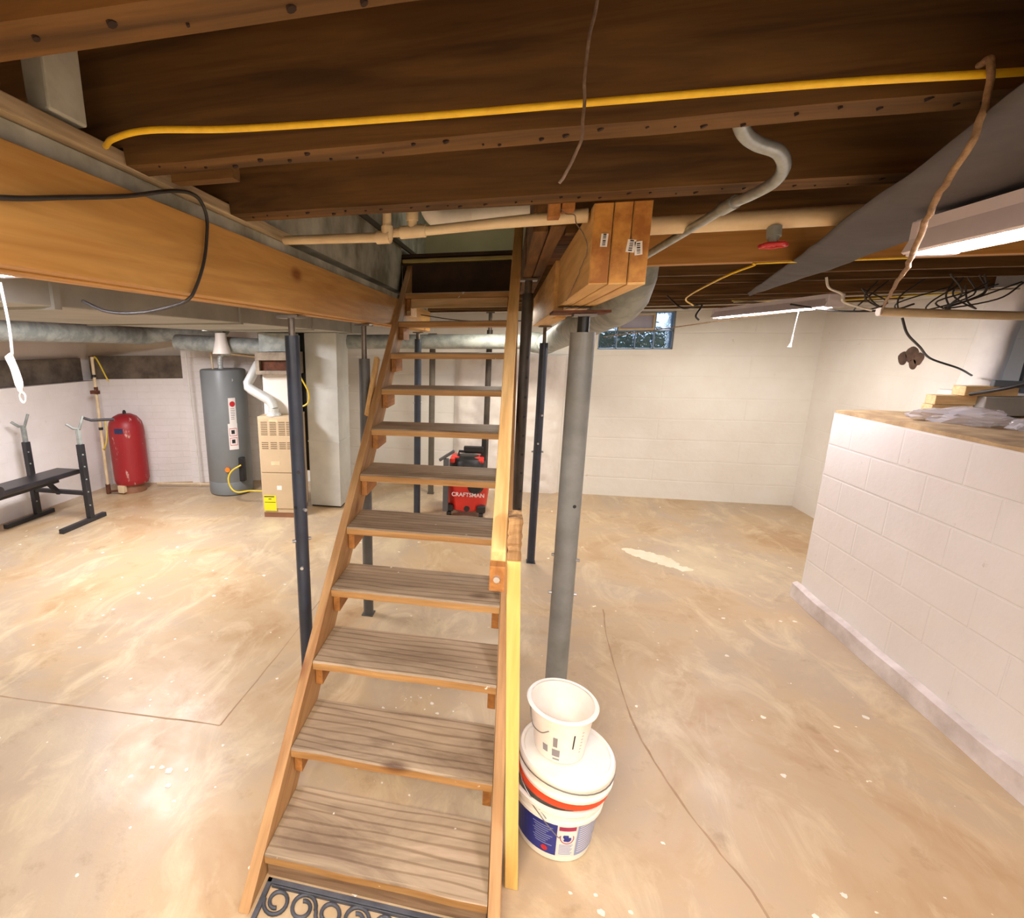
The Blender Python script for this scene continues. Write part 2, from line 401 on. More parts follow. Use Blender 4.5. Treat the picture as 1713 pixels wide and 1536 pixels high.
# rough stone face between the posts, standing proud of the wall
m = MB()
nx, nz = 34, 50
G = [[m.bm.verts.new((-.60+1.25*i/nx, YB-.012-.05*min(1, i/2, (nx-i)/2)*(1+.5*noise.noise(Vector((i*.5, j*.35, 3)))), 0+1.62*j/nz)) for j in range(nz+1)] for i in range(nx+1)]
for i in range(nx):
    for j in range(nz): m._f([G[i][j], G[i+1][j], G[i+1][j+1], G[i][j+1]])
struct(m, 'wall_back_stone_face', PILL, smooth=60)
# back-left wall (runs slightly skew), with a bare stone band and pier
def skew(a, b, z0, z1, th, mtl, name, off=0):
    a, b = Vector((a[0], a[1], 0)), Vector((b[0], b[1], 0)); L = (b-a).length; ang = math.atan2(b.y-a.y, b.x-a.x)
    m = MB(); m.box(0, L, -off, th, z0, z1); o = struct(m, name, mtl); o.location = a; o.rotation_euler = (0, 0, ang); return o
skew((-5.1, 5.24), (-2.55, 6.16), 0, 1.34, .3, WL, 'wall_back_left')
skew((-5.1, 5.36), (-2.6, 6.26), 1.30, 2.5, .3, plain('upper_wall_paint', s(226, 216, 200), s(206, 196, 180), 2, .8), 'wall_back_left_upper')
skew((-5.0, 5.30), (-3.95, 5.68), 1.335, 1.62, .1, STONE, 'trim_stone_band_back', .012)
skew((-3.93, 5.58), (-3.05, 5.90), 0, 2.2, .3, WL, 'wall_back_left_pier')
m = MB(); m.box(-2.75, -2.4, 5.95, 6.2, 0, 2.5); struct(m, 'wall_back_return', WB)
# left wall
m = MB(); m.box(-5.5, -4.9, -2.6, 5.6, 0, 1.33)
m.box(-5.5, -5.08, -2.6, 5.6, 1.33, 2.5); struct(m, 'wall_left', WLY)
m = MB(); m.box(-5.09, -5.03, -2.3, 5.2, 1.335, 1.60); struct(m, 'trim_stone_band_left', STONE)
# right wall, ends at the pillar; crawlspace beyond
m = MB(); m.box(XR, XR+.3, 3.76, YB+.3, 0, 1.31); m.box(XR, XR+.3, 4.30, YB+.3, 1.31, 2.5); struct(m, 'wall_right', WR)
# half-height painted block wall with a footing
m = MB(); m.box(2.075, 2.27, -2.3, 3.735, .10, 1.315); struct(m, 'wall_block_half_height', WK, org=(0, 3.1275, .1))
m = MB(); m.box(2.28, 3.13, 3.55, 3.735, 0, 1.31); struct(m, 'wall_block_return', WB)
m = MB(); prev = None
ring = []
for i in range(90):
    y = -2.3+6.08*i/89; o1 = .012*noise.noise(Vector((y*3, 0, 0)))
    zt = .108+.018*noise.noise(Vector((y*2.2, 5, 0)))
    ring.append([(2.035+o1, y, 0.001), (2.038+o1, y, zt*.9), (2.055+o1, y, zt), (2.074, y, zt+.004), (2.074, y, 0.001)])
m.rings(ring); struct(m, 'trim_block_wall_footing', plain('footing_paint', s(232, 222, 218), s(196, 184, 176), 5, .8, bump=.8, bscale=18), smooth=50)
# ledge fill behind the block wall
m = MB(); nx, ny = 16, 60
G = [[m.bm.verts.new((2.0765+2.9*max(i-1, 0)/nx, -2.3+6.03*j/ny, 1.3155 if i == 0 else 1.320+.016*(1+noise.noise(Vector((i*.9, j*.4, 1)))))) for j in range(ny+1)] for i in range(nx+1)]
for i in range(nx):
    for j in range(ny): m._f([G[i][j], G[i+1][j], G[i+1][j+1], G[i][j+1]])
struct(m, 'trim_crawlspace_ledge', DIRT, smooth=60)
m = MB(); m.box(2.30, 4.9, -2.3, 3.5, 1.2, 1.30); struct(m, 'floor_crawlspace', DIRT)
m = MB(); m.box(4.2, 4.5, -2.6, 4.6, 1.2, 2.5); m.box(3.46, 4.5, 4.3, 4.6, 1.2, 2.5); struct(m, 'wall_crawlspace', GREYW)
# wall behind the camera
m = MB(); m.box(-5.5, 4.6, -2.6, -2.3, 0, 2.5); struct(m, 'wall_front', WB)
# ceiling boards with the stair opening left free
m = MB()
def planks(x0, x1, y0, y1):
    y = y0
    while y < y1-.01:
        w = min(.14, y1-y); m.box(x0, x1, y, y+w-.004, ZS+random.uniform(0, .004), ZS+.03); y += w
planks(-5.5, 4.6, -2.6, 1.45); planks(-5.5, -.82, 1.45, 3.87); planks(.14, 4.6, 1.45, 3.87); planks(-5.5, 4.6, 3.87, 6.4)
struct(m, 'ceiling', SUBF)
m = MB(); m.box(-5.5, 4.6, -2.6, 1.45, ZS+.035, ZS+.06); m.box(-5.5, -.86, 1.45, 3.87, ZS+.035, ZS+.06); m.box(.18, 4.6, 1.45, 3.87, ZS+.035, ZS+.06); m.box(-5.5, 4.6, 3.87, 6.4, ZS+.035, ZS+.06)
struct(m, 'ceiling_upper_floor', DKPAINT)
# stairwell above the opening
m = MB(); m.box(-.92, -.80, 1.46, 5.4, 2.135, 2.33); m.box(-.92, -.80, 1.46, 3.87, 2.33, 3.6); m.box(-.92, -.82, 3.87, 5.4, 2.41, 3.6); struct(m, 'wall_stairwell_left', PLAS)
m = MB(); m.bar((-.797, 1.5, 2.395), (-.797, 5.1, 2.50), .014, .03); struct(m, 'trim_stairwell_left', POSTK)
m = MB(); m.box(-.90, .26, 5.1, 5.2, 2.41, 3.6); struct(m, 'wall_stairwell_back', OLIVE)
m = MB(); m.box(.17, .27, 1.46, 5.2, 2.41, 3.6); struct(m, 'wall_stairwell_right', OLIVE)
m = MB(); m.box(-.92, .27, 1.3, 5.3, 3.6, 3.7); m.box(-.92, .27, 1.34, 1.45, 2.41, 3.6); struct(m, 'ceiling_stairwell', OLIVE)
m = MB(); m.box(-.79, .05, 3.862, 3.90, 2.09, 2.33); struct(m, 'trim_stair_header', DKPAINT)
m = MB(); m.box(-.79, .10, 3.84, 3.95, 2.335, 2.36); struct(m, 'trim_landing_edge', plain('landing_edge_paint', s(190, 176, 110), s(170, 156, 90), 8, .6), bevel=.006)

# window: glass blocks round a hopper vent
def glassblock():
    t = NT('glass_block'); v = t.coords(rnd=True)
    t.base((.86, .93, 1, 1)); t.b.inputs['Transmission Weight'].default_value = 1; t.b.inputs['IOR'].default_value = 1.35
    n = t.noise(v, 18, 2, .5, .6); t.bump(n, .9, .02); return t.set(.06)
GLASS = glassblock()
GRD = plain('window_well_ground', s(70, 84, 60), s(30, 34, 30), 9, .9)
wf = MB(); wf.box(.985, 1.745, YB+.03, YB+.17, 1.692, 1.702); wf.box(.985, 1.745, YB+.03, YB+.17, 2.078, 2.088)
for x in (.985, 1.1735, 1.3635, 1.5535, 1.735): wf.box(x, x+.010, YB+.03, YB+.17, 1.692, 1.885 if x in (1.3635,) else 2.088)
wf.box(.985, 1.745, YB+.03, YB+.17, 1.883, 1.893)
win = struct(wf, 'window_1', plain('window_mortar', s(150, 170, 190), s(130, 150, 170), 6, .7))
blocks = [(.995+.19*i, 1.702, .178) for i in range(4)]+[(.995, 1.893, .178), (.995+.57, 1.893, .178)]
for bx, bz, bw in blocks:
    b = MB(); b.box(bx, bx+bw, YB+.04, YB+.15, bz, bz+.183); b.build('glass_block', GLASS, win, bevel=.008)
b = MB(); 
for a in ((1.186, 1.556, 1.895, 1.915), (1.186, 1.556, 2.055, 2.075), (1.186, 1.206, 1.915, 2.055), (1.536, 1.556, 1.915, 2.055)): b.box(a[0], a[1], YB+.03, YB+.08, a[2], a[3])
vf = b.build('vent_frame', CREAM, win, bevel=.002)
b = MB(); b.box(1.206, 1.536, YB+.05, YB+.056, 1.915, 2.055); b.build('vent_pane', plain('vent_frosted_plastic', s(196, 196, 220), s(180, 184, 214), 6, .4), vf)
m = MB(); m.box(.6, 2.2, YB+.9, YB+1.0, .8, 1.93); struct(m, 'wall_window_well', GRD)

# ------------------------------------------------------------------ joists and beams
def nail_dots(mb, pts, r=.006):
    for p in pts: mb.cyl((p[0], p[1], p[2]+.004), (p[0], p[1], p[2]-.0015), r, 8)
NAILM = plain('nail_hole_dark', s(44, 26, 18), None, 5, .9)
def joist(x0, x1, y0, y1, z0, label, mtl=JD, nails=0, z1=ZS-.002, tail=None):
    t = MB().mat(mtl); n = 40; k9 = y0*9
    def sect(x, za):
        q = [.003*noise.noise(Vector((x*7, k9+k*3, 2))) for k in range(4)]
        return [(x, y0+q[0], za+q[1]), (x, y1+q[2], za+q[3]), (x, y1, z1), (x, y0, z1)]
    rings = [sect(tail, 2.132), sect(x0-.004, 2.132)] if tail else []
    rings += [sect(x0+(x1-x0)*i/n, z0) for i in range(n+1)]
    t.rings(rings); t.mat(NAILM)
    for k in range(nails):
        x = x0+.05+(x1-x0-.1)*((k+random.uniform(-.35, .35))/nails); y = (y0+y1)/2+random.uniform(-.022, .022); r = random.choice((.002, .003, .004, .0055))
        t.cyl((x, y, z0+.006), (x+.003, y, z0-.0025), r, 8)
    return tag(t.build('ceiling_joist'), label, 'joist', 'old ceiling joists')
joist(-4.8, 4.1, .535, .60, 2.10, 'roughsawn ceiling joist nearest the camera, its pale underside crossing the top left corner', nails=90)
joist(-.752, 4.1, .955, 1.02, 2.10, 'wide brown ceiling joist just behind the yellow cord', nails=90, tail=-1.25)
joist(-.752, 4.1, 1.345, 1.43, 2.10, 'brown ceiling joist resting on the top of the barcoded beam end', nails=90, tail=-1.25)
joist(.165, 4.1, 1.80, 1.84, 2.10, 'dark ceiling joist between the cream pipe and the orange cross beam', nails=0)
for y, lb in ((2.62, 'first dark joist behind the orange cross beam'), (3.02, 'second dark joist behind the orange cross beam'), (3.42, 'third dark joist behind the orange cross beam')):
    joist(.345, 4.1, y, y+.04, 2.10, lb)
for y, lb in ((4.25, 'dark joist just beyond the top of the stairs'), (4.65, 'second dark joist beyond the top of the stairs'), (5.05, 'third dark joist beyond the top of the stairs'), (5.45, 'dark joist next to last before the window wall'), (5.82, 'last dark joist alongside the window wall')):
    joist(-2.3, 3.13 if y > 4 else 4.1, y, y+.04, 2.10, lb)
m = MB(); m.box(-.80, -.755, .79, .87, 2.135, 2.28); tag(m.build('blocking', PLAS, bevel=.004), 'grey weathered wood block between the joists at the top left', 'wood block')
m = MB(); m.box(-.70, -.56, 1.02, 1.05, 2.085, 2.12); tag(m.build('wood_shim', JD), 'short brown shim under the left end of the joist behind the yellow cord', 'wood shim')

lv = thing('laminated_beam', 'long orange laminated wood beam on the left, carried by black steel posts', 'beam', (-.845, 3, 1.87))
for k in range(2):
    m = MB(); m.box(-.848+.048*k, -.802+.048*k, -2.2, 5.02, 1.872+.004*k, 2.058)
    m.build('laminated_ply', LVLY, lv, bevel=.002).matrix_parent_inverse = lv.matrix_basis.inverted() if False else Matrix.Translation((.845, -3, -1.87))
m = MB(); m.box(-.90, -.775, -2.2, 5.0, 2.062, 2.098)
sl = m.build('sill_board', PLAS, bevel=.003); tag(sl, 'grey plaster-smeared old sill plate lying on the long orange beam', 'sill plate')
m = MB(); m.box(-.79, -.755, -2.2, 1.78, 2.099, 2.127, Matrix.Identity(4)); 
o = m.build('edge_strip', SILL, sl, bevel=.003); o['label'] = 'thin brownish wood strip'

# orange cross beam
m = MB(); m.box(.345, 4.1, 2.18, 2.225, 2.045, ZS-.003)
tag(m.build('cross_beam', LVLX, bevel=.002), 'smooth orange new joist crossing the ceiling behind the cream pipe and the red valve', 'beam')

# stub beam with barcode stickers (three plies, stepped)
SB = (.26, 1.43, 1.90)
sb = thing('built_up_beam', 'short beam of three bolted boards with barcode stickers on its sawn end', 'beam', SB)
inv = Matrix.Translation(-Vector(SB))
def part(mb, name, mtl, parent, inv_, **k):
    o = mb.build(name, mtl, parent, **k); o.matrix_parent_inverse = inv_; return o
ENDG = plain('sawn_end_grain', s(204, 146, 66), s(160, 100, 36), 12, .6, lo=.42, hi=.6)
for k, (a, b) in enumerate(((.195, .241), (.243, .286), (.288, .331))):
    m = MB(); c = .018
    m.mat(STUB); m.box(a, b, 1.432, 2.95, 1.904-.002*k, 2.096)
    m.mat(ENDG); m.box(a+.001, b-.001, 1.429, 1.4315, 1.906, 2.095)
    part(m, 'beam_ply', STUB, sb, inv, bevel=.003)
m = MB(); m.box(.178, .222, 2.30, 4.15, 1.885, 2.092); m.box(.224, .30, 2.96, 4.15, 1.885, 2.092)
part(m, 'rear_ply', STUB, sb, inv, bevel=.003)
def sticker(x, z, w, h, rot):
    st = MB(); M = Matrix.Translation((x, 1.4275, z)) @ Matrix.Rotation(rot, 4, 'Y')
    st.box(-w/2, w/2, -.0004, .0004, -h/2, h/2, M); o = part(st, 'barcode_sticker', WLAB, sb, inv)
    q = MB(); z0 = -h*.40
    while z0 < h*.40:
        t_ = random.choice((.0012, .002, .003)); q.box(-w*.22, w*.22, -.0010, -.0005, z0, z0+t_, M); z0 += t_+random.choice((.0012, .002))
    part(q, 'barcode', INK, o, inv if False else Matrix.Identity(4))
sticker(.224, 2.008, .017, .031, .05); sticker(.288, 1.992, .020, .030, .12); sticker(.306, 1.986, .018, .032, -.10)
m = MB(); m.box(.17, .39, 2.17, 2.35, 1.874, 1.884, Matrix.Identity(4))
tag(m.build('bearing_plate', RUST), 'thin rusty bearing plate on top of the thick grey post', 'steel plate')
# old trimmer beside the stairs
tr = thing('stair_trimmer', 'old doubled brown timber beside the top of the stairs, left of the barcoded beam', 'beam', (.11, 1.75, 2.1)); ti = Matrix.Translation((-.11, -1.75, -2.1))
m = MB(); m.box(.062, .108, 1.76, 3.86, 2.098, 2.332); part(m, 'trimmer_board', JDY, tr, ti, bevel=.003)
m = MB(); m.box(.112, .158, 1.70, 3.86, 2.10, 2.332); part(m, 'trimmer_board', JDY, tr, ti, bevel=.003)
m = MB(); m.box(.085, .115, 1.435, 1.475, 2.070, 2.19); m.box(.118, .15, 1.435, 1.475, 2.085, 2.19)
tag(m.build('wood_block', CLEAT, bevel=.002), 'pair of small wood scraps nailed under the joist above the pale pipe', 'wood block')

# ------------------------------------------------------------------ steel posts
def post(name, label, x, y, ztop, r, mtl, zj=None, rtop=None, lean=(0, 0), bolts=(), mtop=None, plate=True, base=True, group='steel support posts', holes=()):
    t = thing(name, label, 'support post', (x, y, 0), 0, group)
    zj = zj or ztop*.9
    def L(z): return (lean[0]*z/ztop, lean[1]*z/ztop, z)
    m = MB().mat(mtl); m.cyl(L(.006), L(zj), r, 24); m.mat(BLACKP)
    for (z, ang) in holes:
        c = Vector(L(z)); d = Vector((math.cos(ang), math.sin(ang), 0)); m.cyl(c+d*(r*.95), c+d*(r+.001), .008, 12)
    m.build('post_tube', None, t, smooth=40)
    rt = rtop or r*.45
    m = MB(); m.cyl(L(zj), L(ztop-.012), rt, 16); m.build('jack_screw', mtop or STEEL, t, smooth=40)
    if plate:
        m = MB(); m.box(lean[0]-.045, lean[0]+.045, lean[1]-.045, lean[1]+.045, ztop-.012, ztop-.002); m.build('top_plate', STEEL, t)
    if base:
        m = MB(); m.box(-r*1.15, r*1.15, -r*1.15, r*1.15, 0.0005, .006); m.build('base_plate', mtl, t)
    for (z, ang) in bolts:
        m = MB(); c = Vector(L(z)); d = Vector((math.cos(ang), math.sin(ang), 0))
        m.cyl(c-d*(r+.012), c+d*(r+.014), .0075, 10); m.build('bolt', BOLT, t, smooth=40)
    return t
post('steel_post', 'blue-black adjustable steel post nearest the left side of the stairs, under the long orange beam', -.865, 1.97, 1.87, .030, POSTB, 1.79, .014,
     bolts=((.90, -2.4), (.78, -1.3), (1.05, -.6)), holes=((1.22, -1.2), (1.06, -1.9)))
post('steel_post', 'dark grey steel post with a thin screw top, second post under the long orange beam', -.83, 2.92, 1.87, .033, POSTK if False else plain('dark_grey_painted_steel', s(92, 92, 90), s(76, 78, 78), 8, .4), 1.67, .016)
post('steel_post', 'slim blue-black post seen through the stairs, left of the brown-grey one', -.86, 4.95, 1.87, .034, POSTB, 1.80, .02, bolts=((1.18, -2.6),), holes=((1.3, -1.3),))
post('steel_post', 'slim brown-grey post with a rusty foot, in the back left of the red vacuum', -.83, 5.74, 1.87, .034, plain('khaki_steel', s(104, 98, 86), s(88, 82, 72), 8, .5), 1.8, .02, bolts=((1.2, 0), (1.2, PI/2)))
post('steel_post', 'short-looking dark post rising behind the red vacuum', -.20, 5.72, 2.09, .032, POSTK, 1.9, .02)
post('steel_post', 'slim blue-black post at the far end of the barcoded beam', .262, 3.98, 1.884, .031, POSTB, 1.76, .013, bolts=((1.22, -1.2), (1.0, -1.6), (.93, PI), (.93, 0)), holes=((.7, -1.7),))
post('steel_post', 'thick grey steel post in front of the window, under the barcoded beam', .30, 2.25, 1.874, .050, POSTG, 1.80, .024, bolts=((.62, PI), (.80, -.4)), holes=((1.06, -1.25),), mtop=DBLK)
post('steel_post', 'dark perforated jack post right behind the right edge of the stairs', .094, 2.94, 2.097, .030, POSTK, 2.02, .02, holes=tuple((.8+.11*i, -1.1) for i in range(9)))

# ------------------------------------------------------------------ stairs
R_, G_, Y0, Z0 = .2, .2394, 1.207, .10
st = thing('staircase', 'steep open wooden stairs with worn grey treads, climbing away to the floor above', 'stairs', (-.35, 1.2, 0)); sti = Matrix.Translation((.35, -1.2, 0))
def nose(z): return Y0+(z-Z0)*G_/R_
def stringer(x0, x1):
    m = MB(); dy = .285; zt = 2.32
    m.prism([(nose(0), 0.001), (nose(0)+dy, 0.001), (nose(zt)+.0, zt-dy*R_/G_), (nose(zt), zt)], (x0, x1), 'x')
    return m
part(stringer(-.757, -.719), 'stringer', STRG, st, sti, bevel=.003)
part(stringer(.017, .055), 'stringer', STRG, st, sti, bevel=.003)
for i in range(11):
    z = Z0+R_*i; y = Y0+G_*i; m = MB(); n = 20; rings = []
    for k in range(n+1):
        x = -.717+.732*k/n; q = .004*noise.noise(Vector((x*6, i*3.1, 0))); w = .003*noise.noise(Vector((x*5, i*5.3, 4)))
        d = .27 if i < 10 else .2
        rings.append([(x, y-.002+q, z-.036), (x, y-.004+q, z-.006), (x, y+.004+q+w, z), (x, y+d, z), (x, y+d, z-.036)])
    m.rings(rings); part(m, 'tread', TREAD, st, sti)
    for xx in (-.716, -.016):
        if i == 0: continue
        m = MB(); m.box(xx, xx+.030, y+.018, y+.22, z-.118, z-.038); part(m, 'tread_cleat', CLEAT, st, sti, bevel=.002)
m = MB(); m.box(-.715, .014, 1.215, 1.24, .002, .062); part(m, 'bottom_riser', wood('worn_riser', s(168, 138, 108), s(130, 100, 74), 'x'), st, sti, bevel=.003)
m = MB(); m.box(-.68, .01, 3.625, 3.65, 2.00, 2.062); m.box(-.715, -.683, 3.63, 3.86, 1.95, 2.06); part(m, 'top_frame_board', PINEX, st, sti, bevel=.002)
# handrail and newel
m = MB()
def hr(y, x, z, w=.021, h=.045): return [(x-w, y, z-h), (x+w, y, z-h), (x+w, y, z+h), (x-w, y, z+h)]
zz = lambda y: 1.155+.8354*(y-1.36)
m.rings([hr(1.345, 0, zz(1.345)), hr(2.0, .008, zz(2.0)), hr(2.75, .028, zz(2.75))])
part(m, 'handrail', PINE, st, sti, bevel=.003)
m = MB(); m.box(-.022, .021, 1.30, 1.342, 1.085, 1.16); bl = part(m, 'handrail_block', CLEAT, st, sti, bevel=.003)
m = MB(); m.cyl((-.002, 1.300, 1.125), (-.002, 1.288, 1.125), .009, 8); part(m, 'handrail_bolt', BOLT, st, sti)
m = MB(); m.hexa([(.070, 1.34, .001), (.112, 1.34, .001), (.112, 1.43, .001), (.070, 1.43, .001), (.024, 1.34, 1.16), (.062, 1.34, 1.16), (.062, 1.43, 1.16), (.024, 1.43, 1.16)])
part(m, 'newel_post', PINEZ, st, sti, bevel=.002)
m = MB(); n = 12; rings = []
for k in range(n+1):
    z = 1.161+.125*k/n; q = [.006*noise.noise(Vector((k*.9, j*4.1, 7))) for j in range(4)]
    rings.append([(.024+q[0], 1.345+q[1], z), (.062+q[2], 1.345+q[3], z), (.060+q[1], 1.42, z), (.024+q[3], 1.42, z)])
m.rings(rings); part(m, 'splintered_newel_top', CHEW, st, sti)
m = MB(); m.hexa([(-.79, 2.757, 1.36), (-.765, 2.757, 1.36), (-.765, 2.80, 1.345), (-.79, 2.80, 1.345), (-.79, 3.0, 1.68), (-.765, 3.0, 1.68), (-.765, 3.05, 1.66), (-.79, 3.05, 1.66)])
part(m, 'scab_board', PINE, st, sti, bevel=.002)

# ------------------------------------------------------------------ ducts
Zr = math.atan2(.218, 3.78)
td = thing('trunk_duct', 'wide flat grey sheet-metal trunk duct under the left ceiling', 'duct', (-1.35, 1.0, 1.87), Zr)
m = MB(); m.box(-.92, 0, -2.6, 4.6, 0, .215); m.build('duct_body', TRUNK, td, bevel=.004)
for y in (-.9, .35, 1.6, 2.85, 4.1):
    m = MB(); m.box(-.93, .012, y-.014, y+.014, -.008, .215); m.build('duct_seam', TRUNK, td)
rd = thing('return_duct', 'tall pale galvanised rectangular duct standing right of the furnace', 'duct', (-1.88, 5.12, 0)); ri = Matrix.Translation((1.88, -5.12, 0))
m = MB(); m.box(-2.055, -1.71, 4.98, 5.36, .02, 1.868); part(m, 'duct_body', GALV, rd, ri, bevel=.003)
for z in (.73, 1.30): m = MB(); m.box(-2.06, -1.705, 4.975, 5.365, z, z+.014); part(m, 'duct_seam', GALV, rd, ri)
m = MB(); m.box(-2.05, -1.715, 5.0, 5.34, .001, .02); part(m, 'duct_foot', DBLK, rd, ri)
m = MB(); m.box(-2.19, -2.07, 5.02, 5.12, .40, 1.865)
tag(m.build('black_duct', DBLK, bevel=.003), 'narrow black sheet-metal duct between the furnace and the pale duct', 'duct')
# round ducts
m = MB(); m.tube([(-2.1, 5.38, 1.78), (.22, 5.38, 1.775)], .075, 28); 
xd = thing('round_duct', 'round galvanised duct crossing behind the stairs to the dark elbow', 'duct', (-.9, 5.38, 1.78)); xi = Matrix.Translation((.9, -5.38, -1.78))
part(m, 'duct_run', GALVD, xd, xi, smooth=40)
m = MB(); m.tube(smoothpath([(.2, 5.38, 1.775), (.30, 5.37, 1.76), (.36, 5.30, 1.75), (.38, 5.15, 1.76)], 5), .10, 28); part(m, 'duct_elbow', GALVD, xd, xi, smooth=40)
yd = thing('round_duct', 'fat round galvanised duct behind the thick grey post, ending in an upturned elbow', 'duct', (.45, 3.5, 1.9)); yi = Matrix.Translation((-.45, -3.5, -1.9))
m = MB(); m.tube([(.385, 5.12, 1.765), (.50, 2.75, 1.93)], .098, 28); part(m, 'duct_run', GALVD, yd, yi, smooth=40)
m = MB(); m.tube([(.50, 2.74, 1.93), (.505, 2.62, 1.94), (.51, 2.52, 1.97), (.51, 2.45, 2.03), (.51, 2.43, 2.14)], .10, 28); part(m, 'duct_elbow', GALVD, yd, yi, smooth=25)
ld = thing('round_duct', 'long grey round duct along the upper left wall', 'duct', (-4.2, 4.2, 1.8)); li = Matrix.Translation((4.2, -4.2, -1.8))
m = MB(); m.tube([(-4.05, 2.2, 1.90), (-4.05, 5.0, 1.86)], .095, 28); part(m, 'duct_run', GALVD, ld, li, smooth=40)
m = MB(); m.tube(smoothpath([(-4.05, 4.98, 1.86), (-4.03, 5.1, 1.86), (-3.9, 5.2, 1.88), (-3.5, 5.25, 1.93), (-3.1, 5.25, 1.96)], 5), .10, 28); part(m, 'duct_elbow', GALVD, ld, li, smooth=40)

# ------------------------------------------------------------------ water heater
WHX, WHY = -3.24, 5.36
wh = thing('water_heater', 'tall grey cylindrical water heater with warning labels', 'water heater', (WHX, WHY, 0), 0)
m = MB(); m.lathe([(.25, .012), (.255, .03), (.255, .16), (.252, .165), (.255, .17), (.255, 1.455), (.25, 1.47), (.235, 1.478), (0, 1.482)], n=48); m.build('tank_body', TANKG, wh, smooth=35)
m = MB(); m.lathe([(.24, 0), (.24, .012)], n=32); m.build('base_ring', BLACKP, wh)
FA = -math.pi/2+.82      # direction of the labels, towards the room
def curved(mb, r, a0, a1, z0, z1, n=10):
    A = [(r*math.cos(a0+(a1-a0)*k/n), r*math.sin(a0+(a1-a0)*k/n)) for k in range(n+1)]
    for k in range(n):
        (x, y), (x2, y2) = A[k], A[k+1]
        v = [mb.bm.verts.new(p) for p in ((x, y, z0), (x2, y2, z0), (x2, y2, z1), (x, y, z1))]; mb._f(v)
    return mb
lab = MB(); curved(lab, .2575, FA-.16, FA+.16, .86, 1.16); L1 = lab.build('upper_label', WLAB, wh)
lab = MB(); curved(lab, .2582, FA-.25, FA+.17, .56, .865); L2 = lab.build('warning_label', WLAB, wh)
q = MB(); a = FA+.01
for k in range(18):
    b0, b1 = 2*PI*k/18, 2*PI*(k+1)/18
    f = lambda b, rr: (.2590*math.cos(a+rr*math.cos(b)/.259), .2590*math.sin(a+rr*math.cos(b)/.259), 1.09+rr*math.sin(b))
    q._f([q.bm.verts.new(p) for p in (f(b0, .0), f(b0, .032), f(b1, .032))])
q.build('red_round_logo', RINK, L1)
q = MB()
for k in range(7): curved(q, .2588, FA-.09, FA+.11-random.uniform(0, .08), 1.035-.020*k, 1.041-.020*k)
q.build('label_print', GINK, L1)
q = MB(); 
for z in (.61, .72):
    for e in (0, .085): curved(q, .2590, FA-.2, FA+.13, z+e, z+e+.006)
    for aa in (FA-.2, FA+.115): curved(q, .2590, aa, aa+.018, z, z+.09)
q.build('label_frames', RINK, L2)
for z in (.635, .745): curved(MB(), .2590, FA-.12, FA+.03, z, z+.045).build('label_pictogram', INK, L2)
q = MB(); c = Vector((math.cos(FA-.4)*.255, math.sin(FA-.4)*.255, .33)); d = Vector((math.cos(FA-.4), math.sin(FA-.4), 0)); q.cyl(c, c+d*.03, .028, 20); q.build('orange_drain_cap', OCAP, wh, smooth=40)
q = MB(); c = Vector((math.cos(FA+.30)*.26, math.sin(FA+.30)*.26, 0)); q.box(c.x-.03, c.x+.03, c.y-.05, c.y+.02, .17, .46); q.cyl((c.x, c.y-.04, .36), (c.x, c.y-.09, .36), .02, 14); q.build('gas_control_valve', BLACKP, wh, bevel=.01)
q = MB(); q.cyl((c.x-.04, c.y-.02, 1.36), (c.x-.04, c.y-.045, 1.36), .018, 14); q.build('relief_port', BOLT, wh, smooth=40)
q = MB(); P = smoothpath([(.0, -.04, 1.475), (.0, -.04, 1.58), (.03, -.05, 1.64), (.10, -.06, 1.66), (.16, -.07, 1.655)], 6)
rr = [.028+.004*(i % 2) for i in range(len(P))]; q.tube(P, rr, 14); q.build('flexible_vent_connector', GALV, wh, smooth=20)
q = MB(); q.tube([(-.09, -.06, 1.475), (-.10, -.06, 1.78)], .012, 10); q.build('cold_water_pipe', CREAM, wh, smooth=40)
q = MB(); q.tube([(.14, -.07, 1.655), (.62, -.06, 1.60)], .014, 10); q.build('hot_water_pipe', CREAM, wh, smooth=40)
vm = MB(); vm.tube([(-3.62, 5.24, 1.76), (-3.26, 5.26, 1.72)], .012, 10); vo = vm.build('copper_pipe', plain('copper', s(176, 110, 80), None, 9, .4, .5), smooth=40); tag(vo, 'short copper pipe with a red valve above the grey water heater', 'pipe')
q = MB(); q.tube([(-3.44, 5.2, 1.745), (-3.35, 5.2, 1.735)], .022, 10); q.box(-3.43, -3.36, 5.14, 5.17, 1.74, 1.76); q.build('red_valve', REDV, vo, smooth=40)
q = MB(); q.tube(smoothpath([(-2.90, 5.02, .42), (-2.99, 4.97, .36), (-3.03, 4.95, .27), (-3.00, 4.94, .17), (-2.90, 4.9, .135), (-2.75, 4.9, .16), (-2.60, 4.92, .16), (-2.41, 4.90, .18)], 6), .009, 8)
tag(q.build('gas_hose', YELG, smooth=40), 'yellow gas hose looping from the water heater to the furnace', 'hose')

